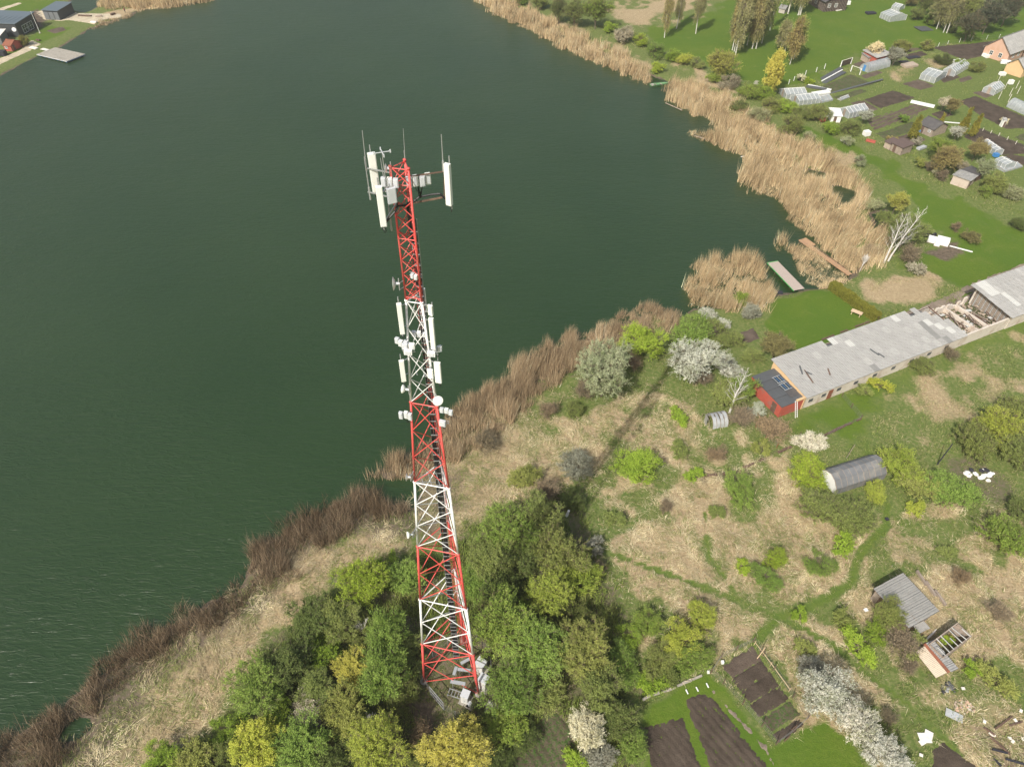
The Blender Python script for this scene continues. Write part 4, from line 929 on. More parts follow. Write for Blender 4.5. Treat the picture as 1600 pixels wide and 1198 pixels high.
building('garden_shed', 'red walled shed with grey sheet roof at the edge of the big lawn', 'shed', (1366, 102), (1388, 97), 5.0, 2.2, 2.6, 'redwall', 'asbestos', doors=[(1.4, .9, 1.9, 'f')], wins=[(4.5, 1.3, .9, .7, 'f')], nsheet=(6, 4), over=.4, group='sheds on the allotments')
building('garden_shed', 'small pinkish lean-to left of the red walled shed', 'shed', (1354, 99), (1362, 98), 3.0, 1.6, 1.9, 'brick', 'asbestos_dark', group='sheds on the allotments')
building('garden_shed', 'white plastic covered shed beside the blossoming tree', 'shed', (1297, 191), (1312, 192), 4.0, 1.7, 2.0, 'plasticw', 'plasticw', group='sheds on the allotments', doors=[(1.0, .7, 1.5, 'f')])
building('garden_shed', 'little red hut with a white top at the corner of the grassy track', 'shed', (1283, 191), (1290, 190), 1.8, 1.3, 1.5, 'redwall', 'plasticw', group='sheds on the allotments')
building('outhouse', 'narrow pale outhouse under a small blossoming tree', 'outhouse', (1564, 199), (1569, 199), 1.0, 1.8, 2.0, 'plasticw', 'asbestos', over=.1, doors=[(.5, .5, 1.5, 'f')])
building('well_house', 'tiny stone walled well house by the tall bare birches', 'well', (1216, 20), (1225, 22), 2.6, 1.5, 0, 'stone', 'asbestos_dark', 'gable', ridge=.8)
# dwelling houses on the right edge
a, ang, L = frame_of((1571, 99), (1640, 66)); Wd = 7.6
building('dwelling_house', 'salmon walled house with a big grey half hipped roof at the right edge', 'house', None, None, Wd, 3.0, 0, 'pinkwall', 'asbestos_dark', 'gable', org=a, rz=R(35), L=14, over=.5, ridge=3.4, wins=[(2.4, 1.6, 1.0, 1.2, 'l'), (5.2, 1.6, 1.0, 1.2, 'l'), (3, 1.6, 1, 1.2, 'f'), (6, 1.6, 1, 1.2, 'f')], nsheet=(13, 4), doors=[(9, .9, 2, 'f')])
a, ang, L = frame_of((1594, 122), (1640, 66))
building('dwelling_house', 'ochre gabled house with a grey sheet roof in front of the salmon house', 'house', None, None, dist_px((1568, 113), (1594, 122)), 2.6, 0, 'orangewall', 'asbestos_dark', 'gable', org=a, rz=R(35), L=9, over=.4, ridge=2.0, nsheet=(8, 3), wins=[(3, 1.4, .9, .9, 'f')])
Wd = dist_px((1286, 19), (1309, 12)); th_, Lh, _, _ = building('timber_house', 'dark vertical plank house with white window frames cut by the top edge', 'house', (1258.5, 3), (1286, 19), Wd, 3.4, 0, 'tarwood', 'felt', 'gable', over=.5, ridge=2.6, wins=[(3, 1.9, 1.3, 1.4, 'f'), (6.3, 1.9, 1.3, 1.4, 'f'), (1.8, 1.9, 1.0, 1.2, 'r'), (4.4, 1.9, 1.0, 1.2, 'r')])
for i in range(22):
    x_ = Lh * (i + .5) / 22; MB().box((x_, -.035, 1.7), (.08, .07, 3.4)).build('batten', M['wood'], th_)
for i in range(14): y_ = Wd * (i + .5) / 14; MB().box((Lh + .035, y_, 1.7), (.07, .08, 3.4)).build('batten', M['wood'], th_)
# black lakeside buildings, top left
B_ = Vector((*g2(32, 58.5), 0)); Wd = dist_px((32, 58.5), (68.5, 43)); ang = R(-6)
lb, Ll, Wl, _ = building('lakeside_house', 'large black lakeside house with a flat blue grey roof and dark windows', 'house', None, None, Wd, 3.9, 4.3, 'anthracite', 'slate', org=B_ - Vector((math.cos(ang), math.sin(ang), 0)) * 22, rz=ang, L=22, over=.35, wins=[(3.6, 1.5, 2.3, 2.2, 'r'), (6.4, 1.5, 2.3, 2.2, 'r'), (17, 1.6, 1.6, 1.3, 'f')], doors=[(9.5, 1.0, 2.1, 'r', )], th=.18)
for i in range(14): MB().box((Ll * i / 14 + .5, Wl / 2, 4.32), (.06, Wl + .6, .05)).build('roof_seam', M['slate'], lb)
A_ = Vector((*g2(72, 31), 0)); d = Vector((*g2(94, 33), 0)) - A_
sb, Ls, Ws, _ = building('lakeside_outbuilding', 'small dark outbuilding with three grey doors behind the large black house', 'outbuilding', None, None, 8.0, 2.9, 3.2, 'anthracite', 'slate', org=A_, rz=R(-8), L=d.length, over=.3, th=.16)
for i in range(3): MB().box((d.length * (i + .5) / 3, -.05, 1.3), (d.length / 3 - .25, .08, 2.3)).build('garage_door', M['greywall'], sb)
building('cabin', 'small red cabin with a dark red roof by the pontoon path', 'cabin', (8.5, 80), (20, 81), dist_px((20, 81), (35, 73)), 1.7, 0, 'redwall', 'rust', 'gable', ridge=.9, wins=[(.9, 1.1, .8, .7, 'f')], doors=[(1.2, .8, 1.6, 'r')])
building('shelter', 'pale flat roofed shelter cut off by the left edge behind the red cabin', 'shelter', (-30, 72), (5, 70), 6, 2.5, 2.6, 'greywall', 'whitesheet')
t = pole('lamp_pole', 'white metal lamp pole beside the large black lakeside house', 'pole', (50, 22), (62.5, 52), G(62.5, 52)[1], .07, m='white')  # lamp pole, built as a bare mast with a ball top and no lamp
p = g2(62.5, 52); t.location = (p[0], p[1], 0); [bpy.data.objects.remove(c) for c in list(t.children)]
MB().tube((0, 0, 0), (0, 0, 6.2), .09, .05, 8).build('mast', M['white'], t); MB().ball((0, 0, 6.25), .12).build('finial', M['white'], t); MB().box((0, 0, .05), (.5, .5, .2)).build('base', M['concrete'], t)
p = G(22, 46.5, 2.9); t = thing('satellite_dish', 'white round satellite dish on the corner of the large black house', 'dish', tuple(p))
MB().tube((0, 0, 0), (.05, -.15, .05), .55, .6, 20).build('reflector', M['white'], t); MB().bar((0, 0, 0), (-.3, .6, -.2), .06).build('arm', M['steel'], t)
t = thing('low_roof', 'x', 'x'); bpy.data.objects.remove(t)

# lower right: sheds and ruin
a, ang, L = frame_of((1370, 920), (1420, 975), 2.3)
ls, _, _, _ = building('garden_shed', 'lone shed with a weathered corrugated roof in the dry grass at lower right', 'shed', (1370, 920), (1420, 975), 3.9, 2.1, 2.5, 'wood', 'darkwood', z0=2.3, sheetm='weathered', nsheet=(5, 3), over=.25, doors=[(1.2, .8, 1.8, 'f')], wins=[(3.2, 1.3, .6, .5, 'f')])
a, ang, L = frame_of((1475, 1027), (1519, 993), 2.0); Wd = dist_px((1519, 993), (1492, 977), 2.0)
t = thing('roofless_shed', 'roofless shed with white crossbeams over green undergrowth', 'ruin', (a.x, a.y, 0), ang); L = min(L, 6.5)
for nm, c_, sz in (('wall', (L / 2, .06, 1.0), (L, .1, 2.0)), ('wall', (L / 2, Wd - .06, 1.0), (L, .1, 2.0)), ('wall', (.06, Wd / 2, .95), (.1, Wd - .3, 1.9)), ('wall', (L - .06, Wd / 2, 1.0), (.1, Wd - .3, 2.0))): MB().box(c_, sz).build(nm, M['wood'], t)
for i in range(7): x_ = .3 + i * (L - .6) / 6; MB().bar((x_, .02, 2.05 + .02 * (i % 2)), (x_ + random.uniform(-.15, .15), Wd - .02 if i % 3 else Wd * .6, 2.07), .075).build('crossbeam', M['asbestos_light'], t)
for y_ in (.06, Wd - .06): MB().bar((0, y_, 2.02), (L, y_, 2.02), .1).build('wall_plate', M['wood'], t)
MB().box((.6, Wd / 2, 1.3), (1.2, Wd * .6, .05)).build('shelf_sheet', M['whitesheet'], t); MB().box((L - .6, Wd * .7, 1.6), (1.0, Wd * .5, .05)).build('shelf_sheet', M['wood'], t)
a, ang, L = frame_of((1438, 1020), (1462, 1048)); t = thing('lean_to', 'sagging lean-to with pale, rusty and grey roof strips beside the roofless shed', 'shed', (a.x, a.y, 0), ang)
MB().slab([(-.1, -1.3, 1.2), (3.0, -1.3, 1.0), (3.1, -.1, 1.5), (-.1, -.1, 1.6)], .04).build('pale_sheet', M['palecream'], t)
MB().slab([(-.3, -.12, 1.64), (3.2, -.12, 1.58), (3.2, .2, 1.66), (-.3, .2, 1.72)], .04).build('ridge_strip', M['rust'], t)
sheets(t, (-.3, .2, 1.72), (1, 0, 0), (0, 1, -.1), 3.5, 1.1, 4, 1); MB().box((1.4, .5, .75), (3.0, 1.2, 1.4)).build('wall', M['wood'], t)
def debris(name, label, c, wd, l_, h, rz, m, cat, group=None, z=None):
    p = g2(*c); z = z if z is not None else H1(*p) + .12; t = MB().box((0, 0, h / 2), (wd, l_, h)).build(name, M[m]); t.location = (p[0], p[1], z); t.rotation_euler = (random.uniform(-.06, .06), random.uniform(-.06, .06), rz); return tag(t, label, cat, group)
debris('metal_sheet', 'crumpled light sheet against the near side of the lone corrugated shed', (1402, 968), .7, 3.0, .03, .5, 'asbestos_light', 'sheet')
debris('metal_sheet', 'tilted grey sheet between the lone shed and the roofless shed', (1436, 984), 1.6, 1.0, .04, .4, 'asbestos', 'sheet', z=.7)
debris('timber_beam', 'upper white beam lying towards the roofless shed', (1455, 991), .12, 2.0, .1, -.95, 'whitesheet', 'beam')
debris('timber_beam', 'lower white beam lying towards the roofless shed', (1452, 995), .12, 2.2, .1, -.95, 'whitesheet', 'beam')
debris('metal_sheet', 'pale blue sheet lying flat on the scrub at lower right', (1490, 1118), 1.7, .9, .05, -.5, 'pvcgrey', 'sheet')
def lumps(name, label, cat, c, rad, n, s0, s1, mats, group, flat=.5):
    p0 = g2(*c)
    for i in range(n):
        r = rad * math.sqrt(random.random()); a = random.random() * 6.28; q = (p0[0] + r * math.cos(a) * 1.2, p0[1] + r * math.sin(a) * .8); s_ = random.uniform(s0, s1)
        o = MB().ball((0, 0, s_ * flat * .6), s_, 8, 5, (1, random.uniform(.6, 1), flat)).build(name, M[random.choice(mats)], None, False)
        me = o.data
        for v in me.vertices: v.co *= 1 + (random.random() - .5) * .35
        o.location = (q[0], q[1], H1(*q)); o.rotation_euler[2] = random.random() * 6; tag(o, label, cat, group)
lumps('rubbish_bag', 'white or dark rubbish lump in the dumped heap at the right edge', 'rubbish', (1530, 742), 1.7, 22, .2, .5, ['plasticw', 'whitesheet', 'plasticw', 'plasticw', 'darkcloth'], 'dumped rubbish heap')
lumps('brick', 'salmon brick chunk in the brick heap at lower right', 'brick', (1505, 1104), .95, 60, .08, .18, ['pinkwall', 'brick', 'whitewall'], 'salmon brick heap', .7)
lumps('tangled_wire', 'dark tangled scrap on the heap above the brick heap', 'scrap', (1477, 1075), 1.0, 14, .15, .35, ['darkcloth', 'steel', 'darksheet'], 'dark scrap heap', .5)
for k, c in enumerate([(1444, 1153), (1450, 1148), (1440, 1160)]): debris('plaster_slab', ['large white crushed plaster patch by the brown soil', 'small white plaster piece on the large patch', 'white plaster piece at the lower edge of the patch'][k], c, 1.2 - .35 * k, 1.0 - .2 * k, .06, k, 'whitesheet', 'rubble')
for k, c in enumerate([(1504, 1076), (1537, 1128), (1547, 1147), (1551, 1149), (1594, 1111), (1585, 1126), (1576, 1154), (1581, 1159), (1597, 1155), (1438, 1180)]):
    debris('scrap_piece', 'small white scrap lying in the scrub at lower right', c, .35, .28, .12, k, 'whitesheet', 'scrap', 'white scraps in the scrub')
for k, (c1, c2) in enumerate([((1546, 1151), (1576, 1180)), ((1549, 1171), (1572, 1178)), ((1580, 1120), (1553, 1140)), ((1551, 1186), (1562, 1198)), ((1536, 1137), (1552, 1150)), ((1570, 1186), (1600, 1196)), ((1596, 1128), (1575, 1135))]):
    a = Vector((*g2(*c1), .2)); b_ = Vector((*g2(*c2), .35)); o = MB().bar((0, 0, 0), b_ - a, .16).build('charred_beam', M['darkcloth' if k % 2 else 'darkwood']); o.location = a
    tag(o, 'dark charred beam lying in the collapsed timbers at the lower right corner', 'beam', 'collapsed timbers')
for k in range(3): debris('wall_remnant', ['white crumbling wall line beyond the lone corrugated shed', 'second crumbling wall piece beyond the lone corrugated shed', 'short crumbling wall end beyond the lone corrugated shed'][k], [(1438, 905), (1452, 922), (1467, 936)][k], .25, 2.0, .4, -R(130) + R(90) + .9, 'wood', 'wall')

# ------------------------------------------------------------------ docks, boat, small things by the water
def dock(label, A, B, wpx, m, z=.25, name='dock', edge=None, plank=.22):
    a, ang, L = frame_of(A, B, z); W = wpx; t = thing(name, label, 'dock', (a.x, a.y, 0), ang); b = MB(); n = int(L / plank)
    for i in range(n): b.box((L * (i + .5) / n, W / 2, z + random.uniform(-.008, .008)), (L / n - .02, W, .05))
    o = b.build('deck_boards', M[m], t); o['kind'] = 'stuff'
    for y_ in (.05, W - .05): MB().bar((0, y_, z - .1), (L, y_, z - .1), .1, .14).build('side_beam', M[edge or m], t)
    if edge: MB().bar((-.06, 0, z), (-.06, W, z), .1, .14).build('end_beam', M[edge], t); MB().bar((0, -.05, z + .02), (L, -.05, z + .02), .08, .1).build('side_rail', M[edge], t)
    for i in range(int(L / 2.5) + 1):
        for y_ in (.2, W - .2): MB().tube((min(L - .2, .2 + i * 2.5), y_, -1.6), (min(L - .2, .2 + i * 2.5), y_, z - .05), .08).build('pile', M['darkwood'], t)
    return t, L, W
dock('pale boarded dock with green painted edges beside the lawn', (1199, 411), (1240, 454), 2.3, 'deck', edge='green')
t, L, W = dock('long narrow brown plank walkway through the reeds', (1248, 375), (1326, 430), .95, 'orangewood')
MB().box((1.4, 1.4, .25), (2.8, 1.0, .05)).build('landing', M['orangewood'], t)
MB().bar((2.8, 1.05, .35), (L - 2, 1.05, .35), .08).build('handrail', M['darkwood'], t)
for i in range(5): MB().tube((3 + i * 2, 1.05, -1), (3 + i * 2, 1.05, .4), .05).build('post', M['darkwood'], t)
a = Vector((*g2(57.8, 86.5), 0)); t = thing('pontoon', 'grey floating pontoon with blue floats by the lakeside houses', 'pontoon', tuple(a), R(-25)); L, W = 12.6, 6.6
b = MB()
for i in range(60): b.box((L * (i + .5) / 60, W / 2, .25), (L / 60 - .02, W, .06))
b.build('deck_boards', M['concrete'], t)['kind'] = 'stuff'
for i in range(7): MB().tube((.8 + i * 1.83, .35, -.15), (.8 + i * 1.83, W - .35, -.15), .32, n=10).build('float', M['blue'], t)
MB().bar((0, 0, .15), (L, 0, .15), .1, .2).bar((L, 0, .15), (L, W, .15), .1, .2).build('edge_beam', M['grey'], t)
MB().box((-1.2, W * .6, .25), (3.0, 1.2, .06)).build('gangway', M['whitesheet'], t)
a, ang, L = frame_of((1016, 133), (1044, 130)); t = thing('rowing_boat', 'green rowing boat moored at the reed gap on the far bank', 'boat', (a.x, a.y, WATER_Z), ang)
b = MB(); n = 8; vv = []
for i in range(n + 1):
    u = i / n; ww = .75 * math.sin(math.pi * (.12 + .86 * u)) ** .6; zz = .42 + .15 * abs(u - .5) * 2
    vv += [(L * u, -ww, zz), (L * u, -ww * .6, -.05), (L * u, ww * .6, -.05), (L * u, ww, zz)]
b.add(vv, [(i * 4 + j, i * 4 + j + 1, i * 4 + j + 5, i * 4 + j + 4) for i in range(n) for j in range(3)]).build('hull', M['boat'], t)
for u in (.3, .6): MB().box((L * u, 0, .32), (.3, 1.1, .04)).build('thwart', M['wood'], t)
MB().box((L * .12, 0, .35), (.8, 1.0, .3)).build('rock_load', M['stone'], t)
# log booms on the far bank
for k, (c1, c2, r_) in enumerate([((1158, 244), (1195, 238), .12), ((1195, 238), (1240, 232), .1), ((1085, 211), (1120, 222), .12), ((1040, 160), (1066, 172), .12)]):
    a = Vector((*g2(*c1), -.2)); b_ = Vector((*g2(*c2), -.1)); o = MB().tube((0, 0, 0), b_ - a, r_, n=8).build('driftwood_log', M['whitesheet' if k < 2 else 'wood']); o.location = a
    tag(o, ['white log poking out of the reeds into the lake', 'white log deeper in the reeds behind another', 'brown log along the reed edge', 'short log at the reed edge near the rowing boat'][k], 'log')
# bench, pallets, planks
a = Vector((*g2(1337, 492), 0)); t = thing('garden_bench', 'pale wooden bench table on the lawn beside the clipped hedge', 'bench', tuple(a), R(-38))
for i in range(4): MB().box((0, -.36 + i * .24, .7), (1.9, .2, .05)).build('slat', M['pinewood'], t)
for s_ in (-.7, .7): MB().box((s_, 0, .34), (.1, .8, .68)).build('leg', M['pinewood'], t)
for k, (c, sx, sy, h) in enumerate([((1455, 378), 1.6, 1.3, .9), ((1471, 381), 2.3, 1.7, 1.1), ((1463, 384), 1.0, .8, .8)]):
    p = g2(*c); t = thing('wrapped_pallet', ['left of the white wrapped pallets on the far meadow', 'largest of the white wrapped pallets on the far meadow', 'smallest pallet between the other white wrapped pallets'][k], 'pallet', (p[0], p[1], 0), -.5)
    MB().box((0, 0, .15 + h / 2), (sx, sy, h)).build('wrapping', M['plasticw'], t); MB().box((0, 0, .08), (sx + .05, sy + .05, .14)).build('pallet_base', M['wood'], t)
for k, c in enumerate([(1451, 366), (1458, 369), (1446, 370)]):
    p = g2(*c); o = MB().ball((0, 0, .4), .6, 10, 6, (1, .8, .7)).build('black_sack', M['black'], None, True); o.location = (p[0], p[1], 0); tag(o, ['black sack at the back of the wrapped pallets', 'right black sack behind the wrapped pallets', 'left black sack behind the wrapped pallets'][k], 'sack')
debris('white_board', 'long white board lying on bare earth beside the pallets', (1501, 390), 4.2, .35, .12, R(-28), 'plasticw', 'board')
debris('dark_mat', 'dark tarpaulin at the lawn edge left of the pale dock', (1213, 454), 2.4, .9, .1, R(-12), 'darkcloth', 'tarpaulin')
for k, (c1, c2) in enumerate([((1284, 531), (1303, 524)), ((1313, 520), (1324, 516)), ((1336, 511), (1358, 503))]):
    a = Vector((*g2(*c1), .08)); b_ = Vector((*g2(*c2), .08)); o = MB().bar((0, 0, 0), b_ - a, .3, .16).build('timber_sleeper', M['darkwood']); o.location = a; tag(o, ['left of the three dark sleepers on the lawn behind the barn', 'short middle dark sleeper on the lawn behind the barn', 'right of the three dark sleepers, nearest the hedge'][k], 'sleeper')
# poles, rusty kerb, stakes
for k, (c1, h, r_, m, lab) in enumerate([((1464, 726), 4.5, .09, 'darkcloth', 'dark leaning pole beside the scrub at the right'), ((1243, 690), 2.2, .05, 'darkwood', 'thin dark stake left of the pale blossom bush'), ((1322, 716), 3.0, .05, 'wood', 'pale thin pole behind the dark tunnel shed'), ((1183, 1028), 2.6, .06, 'pinewood', 'pale pole at the top corner of the fenced garden'),
    ((1236, 1140), 1.4, .06, 'darkwood', 'short dark stake beside the lowest garden bed'), ((1225, 1157), 1.3, .06, 'darkwood', 'short dark stake at the garden corner'), ((885, 806), 1.2, .22, 'plasticw', 'white marker post in the thicket edge right of the mast')]):
    p = g2(*c1); o = MB().tube((0, 0, -.1), (.25, 0, h), r_, r_ * .7, 8).build('wooden_pole' if m != 'plasticw' else 'marker_post', M[m]); o.location = (p[0], p[1], 0); tag(o, lab, 'pole')
def kerb(label, pts, h=.35, w_=.3, m='darkwood', name='low_wall'):
    P = [Vector((*g2(*q), 0)) for q in pts]; t = thing(name, label, 'wall', tuple(P[0]))
    for a, b_ in zip(P, P[1:]):
        n = max(1, int((b_ - a).length / .8))
        for i in range(n):
            c = a.lerp(b_, (i + .5) / n) - P[0]; d = b_ - a
            if random.random() < .85: MB().box((c.x, c.y, h / 2 - .03), (d.length / n * random.uniform(.8, 1.05), w_ * random.uniform(.7, 1.2), h * random.uniform(.5, 1.2)), math.atan2(d.y, d.x) + random.uniform(-.1, .1)).build('block', M[m], t)
kerb('low rusty brown boundary wall crossing the dry grass from the blossom bush', [(1092, 745), (1130, 742), (1170, 728), (1215, 708), (1250, 692)])
kerb('low brown boundary wall between the blossom bush and the barn yard', [(1285, 682), (1315, 668), (1345, 655), (1347, 650)])
kerb('row of grey edging stones along the green garden', [(1003, 1093), (1020, 1085), (1045, 1078), (1066, 1068), (1080, 1062), (1098, 1055)], .2, .25, 'concrete', 'stone_edging')
fence('wire fence with dark posts round the dug garden beds', [(1110, 1052), (1126, 1028), (1150, 1016), (1176, 1003), (1208, 1047), (1238, 1090), (1262, 1122), (1240, 1142), (1212, 1163), (1190, 1135), (1160, 1100), (1130, 1068), (1110, 1052)], 1.3, 2.2, 'darkwood', 'net', pr=.05)
fence('pale wooden rail along the right side of the dug garden beds', [(1178, 1007), (1203, 1040), (1232, 1080)], 1.0, 3, 'pinewood', 'pinewood', wires=1, rails=True, name='rail_fence')
fence('brown fence line from the red annex towards the blossom bush', [(1150, 652), (1180, 668), (1213, 700)], 1.1, 2, 'rust', 'net', pr=.05)
fence('sagging wire fence enclosing the rough yard by the annex', [(1315, 620), (1345, 655), (1290, 682)], 1.0, 2, 'darkwood', 'net', pr=.05)
fence('row of white fence posts between big lawn and allotments', [(1232, 132), (1240, 127), (1258, 118), (1275, 113), (1288, 108)], 1.4, 4.4, 'white', 'net', wires=2, pr=.09)
fence('wire fence with pale posts behind the ploughed field', [(1450, 78), (1480, 70), (1517, 64), (1541, 62), (1580, 58)], 1.3, 6, 'white', 'net', wires=2, pr=.06)
fence('low fence of short posts along the grassy allotment lane', [(1535, 205), (1560, 213), (1600, 232), (1640, 252)], .9, 2.4, 'whitesheet', 'net', wires=1, pr=.06)
def goal(label, a, b_, h=2.0, dark=False):
    P, q = Vector((*g2(*a), 0)), Vector((*g2(*b_), 0)); t = thing('post_frame', label, 'frame', tuple(P)); d = q - P
    for c in (Vector((0, 0, 0)), d): MB().tube(c, c + Vector((0, 0, h)), .14, n=8).build('post', M['white'], t)
    MB().bar((0, 0, h), d + Vector((0, 0, h)), .1).build('crossbar', M['whitesheet'], t)
    if dark: MB().bar((0, 0, h * .5), d + Vector((0, 0, h * .5)), .05, h * .8).build('screen', M['soil'], t)
goal('white posts with a dark screen between them at the lawn corner', (1313, 105), (1329, 100), 1.8, True); goal('pair of white posts with a thin crossbar at the lane entrance', (1329, 112), (1343, 117), 1.7)
for k, c in enumerate([(1569, 140), (1587, 139), (1589, 147), (1560, 155), (1575, 160), (1577, 150), (1558, 130)]):
    p = g2(*c); o = MB().tube((0, 0, 0), (0, 0, 2.2), .07, .06, 8).build('washing_post', M['whitesheet']); o.location = (p[0], p[1], 0); tag(o, 'white post standing on grass left of the shiny tunnel greenhouse', 'post', 'white washing posts')
for k, (c, wd, l_, h, rz, m, cat, lab) in enumerate([((1441, 164), 6, 1.8, .15, R(-32), 'plasticw', 'sheet', 'white sheet lying at the end of the allotment hedge'), ((1280, 138), 1.2, 6.5, .1, R(60), 'plasticw', 'film strip', 'short white film strip above the cold frame'), ((1300, 119), 12, .35, .15, R(44), 'plasticw', 'film strip', 'long white strip between two black film strips'),
    ((1298, 116), 12, 1.3, .1, R(44), 'darksheet', 'film strip', 'upper black film strip on the first allotment bed'), ((1303, 122), 12, 1.3, .1, R(44), 'darksheet', 'film strip', 'lower black film strip on the first allotment bed'), ((1282, 147), 5, 1.6, .4, R(15), 'plasticw', 'cold frame', 'white covered frame beside the grey panelled greenhouses'),
    ((1275, 139), 1.2, 5.5, .3, R(62), 'darksheet', 'film strip', 'short black bed frame beside the white film strip'), ((1335, 137), 22, .6, .15, R(28), 'darksheet', 'film strip', 'long narrow black strip between two green plots'), ((1431, 208), 1.5, 1.2, .7, .4, 'blue', 'tarpaulin', 'blue covered barrel at the plank shed corner'),
    ((1439, 233), 2.6, 1.0, .5, R(30), 'pvcgrey', 'boat', 'grey covered dinghy behind the flat brown shed'), ((1353, 212), 1.5, 1.3, 1.1, .3, 'plasticw', 'water tank', 'white water tank beside the grassy track'), ((1360, 222), 2.2, 1.1, .35, -.5, 'redwall', 'board', 'red board lying below the white water tank'),
    ((1321, 222), 1.3, 2.4, .1, .4, 'plasticw', 'frame', 'white frame lying on grass by the track'), ((1360, 22), 3.5, 1.8, .5, .3, 'darkcloth', 'trough', 'dark trough on the big lawn at the top edge'), ((1319, 8), 3.6, 1.7, 1.2, .1, 'plasticw', 'trailer', 'white trailer beside the timber house at the top edge'),
    ((1310, 17), 2.4, .9, .3, .4, 'whitesheet', 'boat', 'small pale boat on the lawn by the timber house'), ((1443, 46), 5, 4, .1, .3, 'darksheet', 'sheet', 'dark sheet with pale edges at the far lawn corner'), ((1496, 101), 2.6, 2.2, 1.1, .4, 'plasticw', 'tarpaulin', 'white bundled film behind the white film greenhouse'),
    ((1565, 118), 1.6, 1.2, .8, .2, 'plasticw', 'sack', 'white sack by the ochre house'), ((1578, 132), 1.2, 1.0, 1.1, .2, 'plasticw', 'sack', 'white covered barrel near the washing posts'), ((1555, 245), 1.2, .9, .8, .2, 'blue', 'barrel', 'blue barrel between the two flat greenhouses'), ((1486, 193), 9, .3, .15, R(-12), 'plasticw', 'board', 'long white board between the cypresses'),
    ((1420, 104), 4.5, 2.5, .6, R(20), 'brick', 'rubble', 'pale stone heap behind the wide grey greenhouse'), ((1412, 97), 3.2, 1.6, .1, .2, 'darkcloth', 'sheet', 'black film patch beside the pale stone heap'), ((1426, 90), 4.2, 2.0, .1, .2, 'darkcloth', 'sheet', 'black film patch farther from the pale stone heap'), ((1543, 89), 3, 2, .8, .3, 'plasticw', 'sack', 'white stacked sacks at the salmon house corner'),
    ((1570, 100), 2.6, 1.4, .9, -.4, 'plasticw', 'sack', 'white sacks between the salmon and ochre houses'), ((1345, 175), 2.2, 1.0, .4, .3, 'whitesheet', 'sheet', 'pale sheet by the blossoming tree greenhouse'), ((155, 27), 2.0, .7, .4, .3, 'wood', 'bench', 'wooden bench on the sandy spit'), ((177, 24), 1.6, .8, .5, 1.0, 'darkwood', 'chair', 'dark folded chair on the sandy spit'),
    ((147, 36), 2.2, .8, .35, -.3, 'plasticw', 'boat', 'pale small boat on the sand by the reeds'), ((133, 26), 4.5, .8, .3, -.1, 'darkwood', 'sunbed', 'dark low sunbed on the sand'), ((60, 64), 1.5, .6, .4, -.4, 'darkwood', 'bench', 'dark bench on the path by the pontoon'), ((53, 76), 2.6, 1.2, .2, -.4, 'whitesheet', 'steps', 'white steps leading to the pontoon'), ((3, 87), 2.6, 2.2, 1.2, .1, 'darkcloth', 'barbecue', 'dark round grill shelter at the left edge'),
    ((1128, 1036), .3, .3, .35, 0, 'plasticw', 'bucket', 'white bucket on the fence corner of the dug beds'), ((1106, 1051), .25, .25, .3, 0, 'plasticw', 'bucket', 'small white bucket left of the fence corner'), ((1073, 1081), .12, .5, .1, .3, 'plasticw', 'stake', 'left white stake in the green garden'), ((1089, 1077), .12, .5, .1, .3, 'plasticw', 'stake', 'middle white stake in the green garden'), ((1105, 1071), .12, .5, .1, .3, 'plasticw', 'stake', 'right white stake in the green garden'),
    ((1382, 980), .7, .5, .1, .3, 'plasticw', 'scrap', 'white paper scrap in the grass left of the lone shed'), ((1352, 954), .4, .4, .2, .3, 'plasticw', 'scrap', 'white plastic scrap by the green path'), ((911, 609), .6, .3, .2, .3, 'plasticw', 'scrap', 'white scrap at the foot of the big pale green bush'), ((1385, 812), .4, .4, .2, .3, 'darkcloth', 'bucket', 'dark bucket on the path below the tunnel shed')]):
    debris(cat.replace(' ', '_'), lab, c, wd, l_, h, rz, m, cat)

